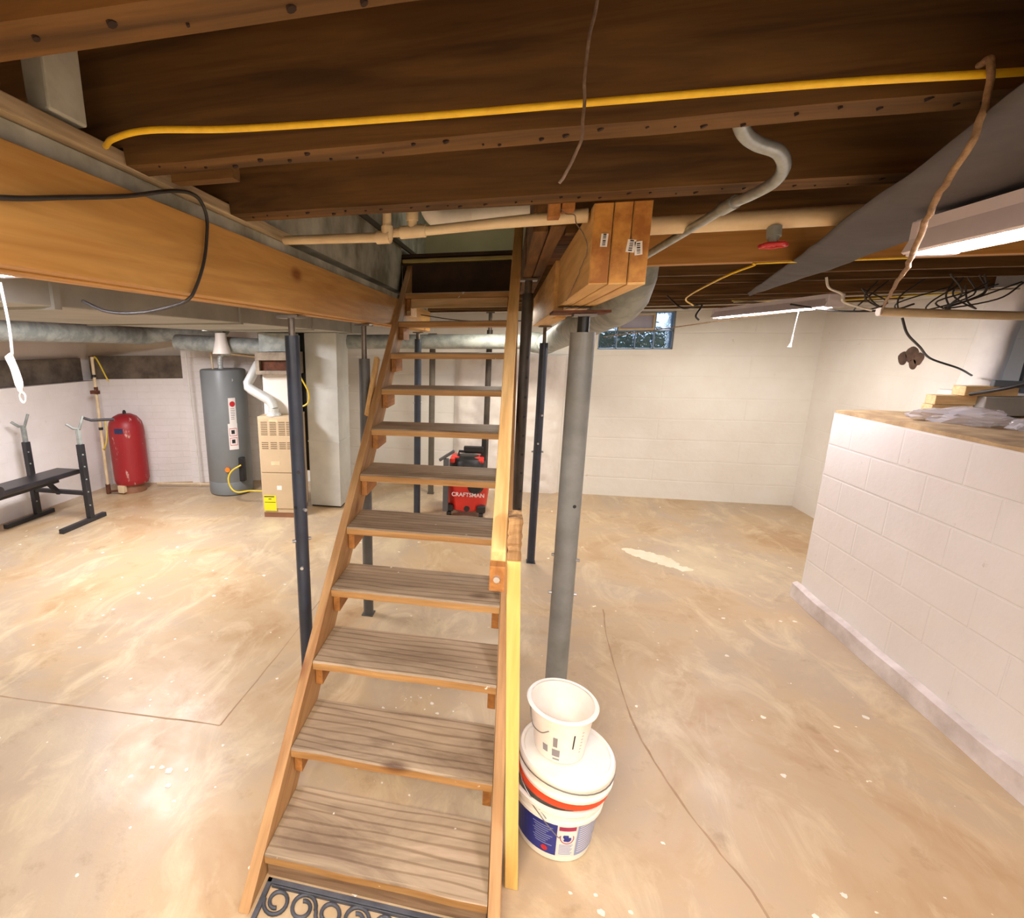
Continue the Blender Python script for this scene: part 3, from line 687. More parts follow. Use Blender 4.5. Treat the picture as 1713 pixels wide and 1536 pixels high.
# ------------------------------------------------------------------ furnace
FA0 = Vector((-2.41, 4.543, 0)); fang = math.atan2(.05, .37)
fu = thing('furnace', 'tan upright furnace with louvred door and a yellow sticker', 'furnace', FA0, fang)
FW = .375
m = MB(); m.box(0, FW, 0, .42, .05, 1.055); m.build('cabinet', TAN, fu, bevel=.006)
m = MB(); m.box(.01, FW-.01, .005, .41, 0, .05); m.build('plinth', BROWN, fu)
m = MB(); m.box(.012, FW-.012, -.010, -.0005, .485, 1.04); dr = m.build('upper_door', TAN, fu, bevel=.003)
m = MB(); m.box(.012, FW-.012, -.010, -.0005, .10, .475); ldr = m.build('lower_door', TAN, fu, bevel=.003)
m = MB()
for c0 in (.035, .125, .215, .295):
    for k in range(8): m.box(c0, c0+.065, -.0125, -.0095, .87+.018*k, .877+.018*k)
    for k in range(4): m.box(c0, c0+.065, -.0125, -.0095, .73+.020*k, .737+.020*k)
m.build('louvres', plain('louvre_dark', s(120, 100, 74), None, 4, .6), dr)
m = MB(); m.box(.12, .21, -.0115, -.0102, 1.0, 1.03); m.box(.12, .21, -.0115, -.0102, .56, .60); m.build('name_plate', CREAM, dr)
m = MB(); m.box(.02, .15, -.0118, -.0102, .075, .24); yl = m.build('yellow_energy_label', YLAB, fu)
m = MB(); m.box(.025, .13, -.013, -.0119, .222, .232); m.box(.03, .14, -.013, -.0119, .165, .170); m.box(.07, .10, -.013, -.0119, .198, .206); m.build('label_print', INK, yl)
m = MB(); m.box(.165, .215, -.0118, -.0102, .30, .345); m.build('white_sticker', WLAB, fu)
m = MB(); m.box(FW, FW+.035, .06, .12, .82, .93); m.build('switch_box', CREAM, fu, bevel=.003)
m = MB(); m.box(FW, FW+.006, .06, .085, .08, .34); m.build('wiring_cover', WLAB, fu)
pn = MB(); pn.box(.02, .36, .17, .40, 1.056, 1.46); tag(pn.build('supply_plenum', TANW, fu, bevel=.004))
m = MB(); m.box(-.01, .385, .07, .41, 1.461, 1.50); m.box(-.01, .03, .07, .41, 1.50, 1.60); m.box(.345, .385, .07, .41, 1.50, 1.60); m.box(-.01, .385, .07, .41, 1.60, 1.68); m.box(.03, .345, .25, .40, 1.5, 1.6)
m.build('filter_rack', plain('grimy_steel', s(160, 148, 130), s(110, 96, 80), 9, .6), fu, bevel=.003)
m = MB(); m.box(.035, .34, .12, .24, 1.50, 1.595); m.build('rusty_coil', RUST, fu)
m = MB(); m.box(.03, .35, .10, .39, 1.685, 1.86); m.build('upper_plenum', GALVD, fu)
# vent pipe
vp = thing('vent_pipe', 'silvery bent vent pipe rising from the furnace top past the water heater', 'vent pipe', (-2.32, 4.66, 1.056)); vi = Matrix.Translation((2.32, -4.66, -1.056))
m = MB(); m.lathe([(.075, 1.057), (.07, 1.075), (.052, 1.09), (.052, 1.13)], (-2.27, 4.63, 0), 22); part(m, 'vent_collar', GALV, vp, vi, smooth=30)
P = [(-2.27, 4.63, 1.13), (-2.285, 4.63, 1.18), (-2.31, 4.63, 1.21), (-2.50, 4.64, 1.31), (-2.54, 4.65, 1.335), (-2.55, 4.66, 1.37), (-2.50, 4.80, 1.55), (-2.44, 4.92, 1.66)]
m = MB(); m.tube(P, .048, 20); part(m, 'vent_run', GALV, vp, vi, smooth=30)
fl2 = thing('flue_duct', 'large round flue duct above the water heater with a white boot', 'duct', (-3.0, 5.0, 1.8)); f2 = Matrix.Translation((3.0, -5.0, -1.8))
m = MB(); m.tube([(-3.55, 5.0, 1.78), (-2.35, 5.0, 1.72)], .085, 26); part(m, 'duct_run', GALVD, fl2, f2, smooth=40)
m = MB(); m.lathe([(.055, 1.87), (.06, 1.80), (.095, 1.66)], (-2.93, 4.86, 0), 24, cap=False); part(m, 'white_boot', TANW, fl2, f2, smooth=40)
m = MB(); m.tube(smoothpath([(-2.035, 4.62, 1.84), (-2.03, 4.60, 1.7), (-2.00, 4.58, 1.55), (-1.93, 4.58, 1.42), (-1.87, 4.58, 1.30), (-1.88, 4.58, 1.20), (-1.95, 4.58, 1.16), (-2.03, 4.62, 1.17), (-2.06, 4.66, 1.10)], 6), .008, 8)
tag(m.build('yellow_cable', YELG, smooth=40), 'yellow cable dangling beside the furnace plenum', 'cable')

# ------------------------------------------------------------------ red expansion tank, pipes at the left wall
rt = thing('pressure_tank', 'chipped red pressure tank standing in the far left corner', 'tank', (-4.44, 5.12, 0))
pr = [(.15, .10), (.18, .11), (.195, .16)]+[(.195, .17+.08*k) for k in range(8)]+[(.19, .80), (.175, .86), (.13, .92), (.07, .95), (0, .955)]
m = MB(); m.lathe(pr, n=36); m.build('tank_shell', TANKR, rt, smooth=50)
m = MB(); m.lathe([(.15, .001), (.15, .03), (.14, .05), (.14, .10)], n=28); m.build('tank_stand', BROWN, rt, smooth=40)
m = MB(); m.lathe([(.02, .94), (.02, .98), (.012, .985), (.012, .995)], n=12); m.build('air_valve', BLACKP, rt)
m = MB(); curved(m, .1975, -1.55, -1.05, .74, .80); m.build('dark_blue_label', plain('navy_label', s(40, 50, 90), None, 3, .5), rt)
m = MB(); m.box(-.05, .03, -.20, -.14, .02, .11); m.build('tank_fitting', CREAM, rt, bevel=.005)
wp = thing('standing_pipe', 'white upright water pipe with dark clamps beside the red tank', 'pipe', (-4.66, 4.95, 0)); wi = Matrix.Translation((4.83, -4.95, 0))
m = MB(); m.tube([(-4.80, 4.93, 0.01), (-4.80, 4.95, 1.62)], .017, 12); part(m, 'pipe_run', CREAM, wp, wi, smooth=40)
for z in (.78, 1.39): m = MB(); m.cyl((-4.80, 4.942, z), (-4.80, 4.942, z+.03), .024, 12); part(m, 'clamp', BLACKP, wp, wi, smooth=40)
m = MB(); m.box(-4.86, -4.76, 4.92, 4.96, 1.20, 1.24); m.tube([(-4.80, 4.95, 1.24), (-4.80, 4.95, 1.28)], .022, 10); part(m, 'brass_tap', RUST, wp, wi)
m = MB(); m.tube(smoothpath([(-4.82, 4.97, 1.56), (-4.80, 4.99, 1.62), (-4.76, 5.0, 1.55), (-4.72, 5.02, 1.42), (-4.69, 5.03, 1.34)], 5), .008, 8); part(m, 'hose_stub', YELG, wp, wi, smooth=40)
m = MB(); m.tube(smoothpath([(-4.80, 4.93, .55), (-4.74, 4.90, .58), (-4.70, 4.90, .7), (-4.70, 4.92, .9)], 5), .008, 8)
part(m, 'side_hose', YELG, wp, wi, smooth=40)
m = MB(); m.tube([(-4.78, 4.93, .03), (-4.62, 4.94, .05)], .014, 10); m.tube([(-4.80, 4.93, .12), (-4.80, 4.93, 0.005)], .026, 10); part(m, 'foot_fitting', RUST, wp, wi, smooth=40)
m = MB(); m.tube([(-4.24, 5.30, .05), (-3.49, 5.42, .05)], .013, 10); tag(m.build('floor_pipe', CREAM, smooth=40), 'thin cream pipe along the floor from the red tank to the water heater', 'pipe')
m = MB(); m.tube([(-3.74, 5.46, .005), (-3.74, 5.40, 1.9)], .009, 8); tag(m.build('riser_pipe', WPVC, smooth=40), 'thin white vertical pipe left of the grey water heater', 'pipe')

# ------------------------------------------------------------------ weight bench
wb = thing('weight_bench', 'black weight bench with two upright bar rests against the left wall', 'weight bench', (-4.4, 4.05, 0)); wbi = Matrix.Translation((4.4, -4.05, 0))
FRM = plain('bench_black_frame', s(48, 48, 52), s(38, 38, 42), 6, .45)
for k, (x, dy) in enumerate(((-4.72, .0), (-4.07, 0))):
    m = MB(); m.box(x-.025, x+.025, 3.70, 4.24, .001, .045); part(m, 'foot_bar', FRM, wb, wbi, bevel=.004)
    m = MB(); m.bar((x, 4.06, .045), (x-.0, 4.06, .80), .055, .055, (0, 1, 0)); up = part(m, 'upright', FRM, wb, wbi, bevel=.004)
    m = MB(); m.bar((x, 4.06, .80), (x, 4.06, .96), .036, .036, (0, 1, 0)); part(m, 'inner_post', GALVD, wb, wbi, bevel=.003)
    m = MB(); m.tube([(x-.07, 4.0, 1.01), (x-.03, 4.04, .96), (x+.02, 4.06, .96), (x+.05, 4.09, 1.08)], .013, 10); part(m, 'bar_rest', GALVD, wb, wbi, smooth=40)
    m = MB()
    for z in (.70, .58, .45, .32, .18): m.cyl((x-.034, 4.045, z), (x+.034, 4.045, z), .008, 8)
    part(m, 'height_pins', GALVD, wb, wbi)
m = MB(); m.tube([(-4.02, 4.09, 1.06), (-3.98, 4.14, 1.03), (-3.86, 4.3, 1.02)], .014, 10); part(m, 'safety_hook', FRM, wb, wbi, smooth=40)
m = MB(); m.bar((-4.69, 4.06, .30), (-4.10, 4.06, .30), .04, .04); part(m, 'cross_bar', FRM, wb, wbi, bevel=.003)
pad = lambda y: .47+.05*(4.25-y)*0
m = MB(); m.box(-4.56, -4.26, 3.15, 4.22, .455, .505); part(m, 'back_pad', VINYL, wb, wbi, bevel=.02, seg=3)
m = MB(); m.box(-4.55, -4.27, 2.7, 3.12, .47, .52); part(m, 'seat_pad', VINYL, wb, wbi, bevel=.02, seg=3)
m = MB(); m.tube([(-4.72, 3.28, .53), (-4.18, 3.28, .53)], .05, 18); part(m, 'foam_roller', VINYL, wb, wbi, smooth=40)
m = MB(); m.bar((-4.41, 2.8, .42), (-4.41, 4.06, .42), .05, .05); m.bar((-4.41, 3.95, .42), (-4.41, 4.06, .28), .04, .04); m.bar((-4.41, 2.85, .42), (-4.41, 2.85, .01), .05, .05, (0, 1, 0)); part(m, 'spine_tube', FRM, wb, wbi, bevel=.004)

# ------------------------------------------------------------------ shop vacuum
sv = thing('shop_vacuum', 'red and black wet-dry vacuum on castors behind the stairs', 'vacuum cleaner', (-.36, 5.16, 0))
m = MB(); m.lathe([(.19, .06), (.21, .075), (.235, .30), (.245, .36), (.245, .375)], n=36); m.build('tank', REDP, sv, smooth=35)
m = MB(); m.lathe([(.25, .376), (.25, .42), (.24, .45), (.20, .47)], n=36); m.build('tank_rim', BLACKP, sv, smooth=35)
m = MB(); m.lathe([(.19, .47), (.19, .56), (.165, .60), (.10, .62), (0, .62)], n=28); m.build('motor_head', BLACKP, sv, smooth=35)
m = MB(); m.box(-.17, .17, -.10, .10, .575, .615); m.box(-.17, -.12, -.16, .10, .56, .61); m.box(.10, .17, -.12, .10, .56, .60); m.build('red_head_cover', REDP, sv, bevel=.012)
m = MB(); m.tube([(-.09, -.02, .62), (-.09, -.02, .66), (.14, -.02, .655), (.14, -.02, .61)], .014, 10); m.build('carry_handle', BLACKP, sv, smooth=40)
m = MB(); m.box(-.04, .16, -.06, .0, .66, .72); m.build('nozzle_tool', BLACKP, sv, bevel=.008)
m = MB(); m.box(.14, .19, -.03, .02, .40, .80); m.build('wand_tube', BLACKP, sv, bevel=.006)
m = MB(); m.bar((-.20, -.21, .06), (-.20, -.21, .62), .055, .05, (0, 1, 0)); m.build('extension_wand', plain('wand_grey', s(90, 90, 94), None, 6, .5), sv, bevel=.008)
m = MB(); m.bar((-.27, -.22, .60), (-.12, -.20, .70), .05, .025); m.build('floor_nozzle', plain('wand_grey', s(90, 90, 94)), sv, bevel=.005)
m = MB(); m.lathe([(.0, 0), (.075, .0), (.085, .02), (.06, .05), (0, .05)], n=20, M=Matrix.Rotation(PI/2, 4, 'X'), c=(.10, -.21, .35)); m.build('hose_port', BLACKP, sv, smooth=40)
for a in (-2.35, -.80, .8, 2.35):
    c = Vector((.235*math.cos(a), .235*math.sin(a), 0)); m = MB()
    m.box(c.x-.045, c.x+.045, c.y-.04, c.y+.04, .055, .13); 
    f = m.build('castor_foot', BLACKP, sv, bevel=.015)
    m = MB(); m.cyl((c.x-.022, c.y-.01, .031), (c.x+.022, c.y-.01, .031), .030, 16); m.build('castor_wheel', BLACKP, f, smooth=40)
m = MB(); m.lathe([(.0, 0), (.03, .0), (.03, .02), (0, .02)], n=16, M=Matrix.Rotation(PI/2, 4, 'X'), c=(.02, -.20, .10)); m.build('drain_cap', BLACKP, sv)
text('CRAFTSMAN', .058, WINK, sv, (.03, -.241, .255), (PI/2-.10, 0, 0), bold=.001)

# ------------------------------------------------------------------ buckets
def bucket_shell(m, rb, rt_, h, th=.003, z0=0, n=48):
    m.lathe([(rb*.9, z0), (rb, z0+.004), (rt_, z0+h), (rt_-th, z0+h), (rb-th, z0+.008), (0, z0+.008)], n=n)
BX, BY = .243, 1.597
b1 = thing('bucket', 'white plastic bucket with a blue label, bottom of the stack beside the stairs', 'bucket', (BX, BY, 0), 0, 'stacked buckets')
m = MB(); bucket_shell(m, .130, .152, .235); m.build('bucket_body', BCK, b1, smooth=35)
m = MB()
for z, r in ((.185, .160), (.205, .158), (.228, .166)): m.lathe([(r-.014, z), (r, z+.001), (r, z+.012), (r-.014, z+.013)], n=48, cap=False)
m.build('rim_rings', BCK, b1, smooth=35)
def rad(z): return .130+.022*z/.235+.0008
def wrap(m, a0, a1, z0, z1, e=0, n=12):
    for k in range(n):
        u, v = a0+(a1-a0)*k/n, a0+(a1-a0)*(k+1)/n; r0, r1 = rad(z0)+e, rad(z1)+e
        m._f([m.bm.verts.new(p) for p in ((r0*math.cos(u), r0*math.sin(u), z0), (r0*math.cos(v), r0*math.sin(v), z0), (r1*math.cos(v), r1*math.sin(v), z1), (r1*math.cos(u), r1*math.sin(u), z1))])
    return m
A0 = -PI/2
m = wrap(MB(), A0-1.5, A0-.04, .03, .175); L = m.build('blue_label', BLUEL, b1)
m = MB()
for k in range(9): wrap(m, A0-.62+.03*(k % 3), A0-.14-.05*(k % 4), .150-.010*k, .1535-.010*k, .0004, 5)
m.build('label_print', PBLUE, L)
m = MB()
for k in range(16):
    b0, b_ = 2*PI*k/16, 2*PI*(k+1)/16; r = rad(.06)+.0006; f = lambda b, q: (r*math.cos(A0-.32+q*math.cos(b)/r), r*math.sin(A0-.32+q*math.cos(b)/r), .052+q*math.sin(b))
    m._f([m.bm.verts.new(p) for p in (f(b0, 0), f(b0, .011), f(b_, .011))])
m.build('red_emblem', RINK, L)
m = wrap(MB(), A0-.02, A0+.42, .03, .172); L = m.build('warning_panel', WLAB, b1)
m = wrap(MB(), A0+.0, A0+.40, .150, .168, .0004); m.build('magenta_bar', MAGL, L)
m = MB()
def arcring(m, ac, zc, q0, q1, e, a_=0, b_=2*PI, n=24):
    r = rad(zc)+e
    f = lambda b, q: (r*math.cos(ac+q*math.cos(b)/r), r*math.sin(ac+q*math.cos(b)/r), zc+q*math.sin(b))
    for k in range(n):
        u, v = a_+(b_-a_)*k/n, a_+(b_-a_)*(k+1)/n; m._f([m.bm.verts.new(p) for p in (f(u, q0), f(u, q1), f(v, q1), f(v, q0))])
arcring(m, A0+.2, .118, .0215, .0245, .0008)
m.build('prohibition_ring', MAGL, L)
m = MB(); arcring(m, A0+.17, .124, 0, .010, .0006, n=14); arcring(m, A0+.22, .114, 0, .012, .0006, n=14); arcring(m, A0+.16, .108, 0, .006, .0006, n=10); m.build('pictogram', BLUEL, L)
m = MB()
for k in range(8): wrap(m, A0+.03, A0+.37-.03*(k % 3), .083-.0062*k, .0858-.0062*k, .0004, 5)
m.build('label_print', PBLUE, L)
m = wrap(MB(), A0+.45, A0+1.45, .03, .172); L = m.build('pale_blue_label', PBLUE, b1)
m = MB()
for k in range(12): wrap(m, A0+.50, A0+1.25-.08*(k % 4), .160-.0105*k, .1635-.0105*k, .0004, 8)
m.build('label_print', WINK, L)
m = MB(); m.tube(smoothpath([(-.155, -.03, .21), (-.12, -.10, .235), (-.06, -.155, .20), (-.01, -.172, .155), (.002, -.166, .15)], 6), .0018, 6); m.build('wire_handle', WIRE, b1, smooth=40)

b2 = thing('bucket', 'orange-rimmed bucket nested between the blue-labelled bucket and the white lidded one', 'bucket', (BX+.018, BY, .236), 0, 'stacked buckets')
m = MB(); m.lathe([(.138, .006), (.150, .012), (.158, .018), (.160, .040), (.150, .042), (.140, .03)], n=48); m.build('orange_rim', ORNG, b2, smooth=35)
m = MB(); m.lathe([(.128, .0), (.138, .006)], n=40); m.build('bucket_body', ORNG, b2, smooth=35)
b3 = thing('bucket', 'white bucket with a shiny closed lid, on top of the orange rim', 'bucket', (BX+.024, BY-.004, .279), 0, 'stacked buckets')
m = MB(); m.lathe([(.135, 0), (.158, .003), (.160, .016), (.152, .020), (.152, .046), (.158, .05)], n=48); m.build('bucket_body', BCK, b3, smooth=35)
m = MB(); m.lathe([(.158, .0505), (.162, .056), (.162, .070), (.156, .078), (.146, .079), (.143, .072), (.0, .071)], n=56); m.build('lid', BCK, b3, smooth=40)
m = MB(); m.tube([(.1605*math.cos(a), .1605*math.sin(a), .047+.004*math.sin(a*2)) for a in [k*2*PI/40 for k in range(40)]], .0022, 6, close=True); m.build('wire_handle', WIRE, b3, smooth=40)
m = MB(); m.tube(smoothpath([(-.158, .02, .045), (-.166, -.03, .02), (-.14, -.10, -.02), (-.07, -.15, -.08)], 6), .0018, 6); m.build('hanging_handle', WIRE, b3, smooth=40)
pl = thing('plastic_pail', 'small open white plastic pail on top of the bucket stack', 'pail', (BX-.002, BY, .3585))
m = MB(); bucket_shell(m, .084, .108, .185, .0025); m.build('pail_body', PAILM, pl, smooth=35)
m = MB(); m.lathe([(.105, .178), (.118, .179), (.120, .186), (.116, .190), (.106, .189)], n=48, cap=False); m.build('pail_rim', BCK, pl, smooth=35)
def rad2(z): return .084+.024*z/.185+.0006
def wrap2(m, a0, a1, z0, z1, n=6):
    for k in range(n):
        u, v = a0+(a1-a0)*k/n, a0+(a1-a0)*(k+1)/n; r0, r1 = rad2(z0), rad2(z1)
        m._f([m.bm.verts.new(p) for p in ((r0*math.cos(u), r0*math.sin(u), z0), (r0*math.cos(v), r0*math.sin(v), z0), (r1*math.cos(v), r1*math.sin(v), z1), (r1*math.cos(u), r1*math.sin(u), z1))])
m = MB(); wrap2(m, A0-.75, A0-.55, .035, .065); wrap2(m, A0-.38, A0-.10, .030, .060); wrap2(m, A0-.35, A0-.2, .07, .11); wrap2(m, A0-.35, A0-.1, .015, .022); m.build('grey_print', GINK, pl)
m = MB(); wrap2(m, A0+.32, A0+.37, .07, .13); m.build('dark_print', INK, pl)
m = MB()
for k in range(7): wrap2(m, A0+.62, A0+.70, .05+.014*k, .052+.014*k, 2)
m.build('volume_marks', ORNG, pl)
m = MB(); m.tube(smoothpath([(-.108, -.02, .165), (-.100, -.06, .125), (-.075, -.087, .118), (-.05, -.098, .135)], 6), .0018, 6); m.build('wire_handle', WIRE, pl, smooth=40)

# ------------------------------------------------------------------ doormat of cast rubber scrolls
MX0, MX1, MY0, MY1 = -.705, .008, .74, 1.203
dm = thing('doormat', 'black openwork rubber doormat with scroll pattern at the foot of the stairs', 'doormat', (-.33, .96, 0)); dmi = Matrix.Translation((.33, -.96, 0))
m = MB(); t_ = .016
for a in ((MX0, MX1, MY1-t_, MY1), (MX0, MX1, MY0, MY0+t_), (MX0, MX0+t_, MY0, MY1), (MX1-t_, MX1, MY0, MY1)): m.box(a[0], a[1], a[2], a[3], .001, .012)
m.box(MX0+.02, MX1-.02, MY1-.024, MY1-.021, .001, .014)
part(m, 'mat_border', RUBBER, dm, dmi, bevel=.002)
m = MB(); z = .006
def scroll(cx, cy, sgn, flip=1, k=1.0):
    P = []
    for i in range(26):
        a = i/25*2*PI*1.3; r = .043*k*(1-.55*i/25); P.append((cx+sgn*r*math.cos(a), cy+flip*r*math.sin(a), z))
    m.tube(P, .0062, 8)
cx = MX0+.058; j = 0
while cx < MX1-.03:
    cy = MY1-.062; i = 0
    while cy > MY0+.03:
        scroll(cx, cy, 1 if (i+j) % 2 else -1, 1 if j % 2 else -1); cy -= .090; i += 1
    cx += .088; j += 1
part(m, 'scroll_pattern', RUBBER, dm, dmi, smooth=60)

# ------------------------------------------------------------------ pipes, conduit, valve under the ceiling
CR2 = CREAM
mp = thing('drain_pipe', 'thick cream water pipe crossing under the joists behind the barcoded beam', 'pipe', (.8, 1.62, 2.07)); mi = Matrix.Translation((-.8, -1.62, -2.07))
m = MB(); m.tube([(.35, 1.60, 2.070), (1.5, 1.575, 2.074)], .024, 20); part(m, 'pipe_run', CREAM, mp, mi, smooth=40)
m = MB(); m.tube([(.665, 1.585, 2.05), (.665, 1.58, 2.025)], .017, 14); m.tube([(.665, 1.58, 2.03), (.665, 1.58, 2.012)], .012, 10); part(m, 'valve_stem', GALVD, mp, mi, smooth=40)
vw = MB(); P = []
for k in range(36):
    a = 2*PI*k/36; r = .026+.0035*math.cos(5*a); P.append((.665+r*math.cos(a), 1.575+r*math.sin(a), 2.004))
vw.tube(P, .0055, 8, close=True)
for k in range(3):
    a = PI*k/3; vw.bar((.665+.025*math.cos(a), 1.575+.025*math.sin(a), 2.005), (.665-.025*math.cos(a), 1.575-.025*math.sin(a), 2.005), .006, .005)
part(vw, 'red_valve_wheel', REDV, mp, mi, smooth=40)
sp = thing('supply_pipe', 'thin cream plastic pipe with elbows running over the foot of the stair opening', 'pipe', (-.3, 1.55, 2.05)); si = Matrix.Translation((.3, -1.55, -2.05))
m = MB(); m.tube([(-.72, 1.62, 2.083), (-.36, 1.51, 2.056)], .0135, 14); m.tube([(-.355, 1.51, 2.056), (-.355, 1.51, 2.13)], .0125, 14); part(m, 'left_run', CREAM, sp, si, smooth=40)
m = MB(); m.tube([(-.345, 1.535, 2.072), (-.28, 1.53, 2.070), (-.05, 1.52, 2.080), (.19, 1.50, 2.084)], [.0125, .013, .0145, .018], 14); part(m, 'right_run', CREAM, sp, si, smooth=40)
m = MB(); m.tube([(-.385, 1.515, 2.057), (-.345, 1.508, 2.056)], .018, 14); m.tube([(-.355, 1.51, 2.05), (-.355, 1.51, 2.085)], .017, 14); part(m, 'elbow_fitting', CREAM, sp, si, smooth=40)
m = MB(); m.tube([(-.32, 1.532, 2.0705), (-.245, 1.528, 2.072)], .0175, 14); m.tube([(-.285, 1.53, 2.075), (-.285, 1.53, 2.13)], .0135, 14); m.tube([(-.285, 1.53, 2.10), (-.285, 1.53, 2.13)], .0175, 14); part(m, 'tee_fitting', CREAM, sp, si, smooth=40)
wpv = thing('waste_pipe', 'fat white waste pipe in the stair opening above the thin cream pipe', 'pipe', (-.05, 1.9, 2.15)); wvi = Matrix.Translation((.05, -1.9, -2.15))
m = MB(); m.tube([(-.22, 1.86, 2.175), (.05, 1.86, 2.19)], .035, 20); part(m, 'pipe_run', WPVC, wpv, wvi, smooth=40)
m = MB(); m.tube(smoothpath([(-.14, 1.86, 2.178), (-.22, 1.86, 2.175), (-.27, 1.86, 2.20), (-.29, 1.86, 2.26)], 5), .040, 20); part(m, 'pipe_bend', WPVC, wpv, wvi, smooth=40)
cn = thing('conduit', 'bent silver conduit swinging down from the joists past the barcoded beam', 'conduit', (.5, 1.3, 2.08)); ci = Matrix.Translation((-.5, -1.3, -2.08))
m = MB(); m.tube(smoothpath([(.33, .99, 2.14), (.37, 1.05, 2.106), (.41, 1.09, 2.096), (.455, 1.115, 2.088), (.487, 1.16, 2.076), (.50, 1.22, 2.066), (.495, 1.30, 2.064), (.485, 1.38, 2.066)], 6), .0115, 14); part(m, 'conduit_bend', CONDT, cn, ci, smooth=40)
m = MB(); m.tube([(.485, 1.38, 2.066), (.42, 1.95, 2.03)], .0115, 14); m.tube([(.487, 1.365, 2.066), (.481, 1.42, 2.064)], .0150, 14); part(m, 'conduit_run', CONDT, cn, ci, smooth=40)

# ------------------------------------------------------------------ lights
def tube_mat(name, col, st_):
    t = NT(name); t.base((0.9, .9, .9, 1)); t.b.inputs['Emission Color'].default_value = col; t.b.inputs['Emission Strength'].default_value = st_; return t.set(.4)
TUBE = tube_mat('lit_tube', (.97, .92, 1, 1), 150)
def shop_light(label, loc, length, rz, group='hanging tube lights'):
    t = thing('tube_light', label, 'light', loc, rz, group)
    m = MB(); L = length/2
    m.prism([(-.050, .0), (-.045, -.004), (-.026, .025), (.026, .025), (.045, -.004), (.050, .0), (.034, .040), (.034, .062), (-.034, .062), (-.034, .040)], (-L, L), 'y'); m.build('reflector', FIXT, t)
    m = MB(); m.box(-.04, .04, -L-.004, -L+.02, -.008, .06); m.build('end_cap', FIXT, t, bevel=.003)
    m = MB(); m.box(-.04, .04, L-.02, L+.004, -.008, .06); m.build('end_cap', FIXT, t, bevel=.003)
    m = MB(); m.tube([(0, -L+.03, .002), (0, L-.03, .002)], .0115, 14); m.build('lit_tube', TUBE, t, smooth=40)
    return t
shop_light('lit tube light hanging before the window wall, with a short pull cord', (1.61, 3.78, 1.945), 1.22, .10)
shop_light('lit tube light close overhead at the right edge, under the dark sheet', (.835, .70, 1.936), 1.2, 0)
shop_light('lit tube light at the left edge, under the long orange beam', (-1.12, .46, 1.915), 1.1, 0)
# pull cords
m = MB(); m.tube(smoothpath([(-1.18, 1.02, 1.90), (-1.178, 1.022, 1.80), (-1.18, 1.02, 1.735)], 4), .0032, 8); m.tube(smoothpath([(-1.18, 1.02, 1.735), (-1.192, 1.02, 1.728), (-1.182, 1.02, 1.70), (-1.176, 1.02, 1.66), (-1.172, 1.02, 1.642)], 4), [.004]*4+[.0085]*9+[.007]*3+[.004], 8)
P = [(-1.171+.0085*math.cos(a), 1.02, 1.629+.013*math.sin(a)) for a in [k*2*PI/18 for k in range(18)]]; m.tube(P, .0022, 6, close=True)
m.tube(smoothpath([(-1.178, 1.018, 1.73), (-1.166, 1.018, 1.69), (-1.162, 1.018, 1.66), (-1.172, 1.018, 1.643)], 4), .0014, 6)
tag(m.build('pull_cord', ROPEW, smooth=50), 'white knotted pull cord with an end loop hanging at the left edge', 'pull cord')
m = MB(); m.tube([(1.640, 3.45, 1.945), (1.630, 3.45, 1.80)], .0022, 6); m.tube([(1.630, 3.45, 1.80), (1.628, 3.45, 1.755), (1.624, 3.45, 1.73)], [.005, .004, .011], 8)
tag(m.build('pull_cord', ROPEW, smooth=50), 'short white pull cord under the tube light in front of the window wall', 'pull cord')

# ------------------------------------------------------------------ dark sheet hung under the joists at the right
up = [(1.50, 3.80, 2.07), (.93, 2.0, 2.04), (.70, 1.30, 2.03), (.64, 1.08, 2.03), (.592, .915, 2.035), (.56, .78, 2.045), (.54, .60, 2.05), (.54, .1, 2.05)]
lo = [(1.56, 3.90, 2.065), (1.18, 2.32, 2.028), (1.02, 1.73, 2.015), (.98, 1.47, 2.012), (.955, 1.33, 2.012), (.96, 1.10, 2.015), (.98, .6, 2.03), (1.0, .1, 2.03)]
U = smoothpath(up, 8); Lw = smoothpath(lo, 8); m = MB(); K = 12; g = []
for a, b in zip(U, Lw):
    row = []
    for k in range(K+1):
        t = k/K; p = a.lerp(b, t); p.z -= .008*math.sin(PI*t); p.z += .006*noise.noise(Vector((p.x*6, p.y*5, 0))); row.append(m.bm.verts.new(p))
    g.append(row)
for i in range(len(g)-1):
    for k in range(K): m._f([g[i][k], g[i+1][k], g[i+1][k+1], g[i][k+1]])
TARP = plain('dark_fabric_sheet', s(78, 74, 76), s(64, 60, 62), 9, .75, bump=.2, bscale=200)
o = m.build('hanging_sheet', TARP, smooth=80); tag(o, 'dark grey fabric sheet sagging under the joists at the upper right', 'fabric sheet')
so = o.modifiers.new('thick', 'SOLIDIFY'); so.thickness = .002

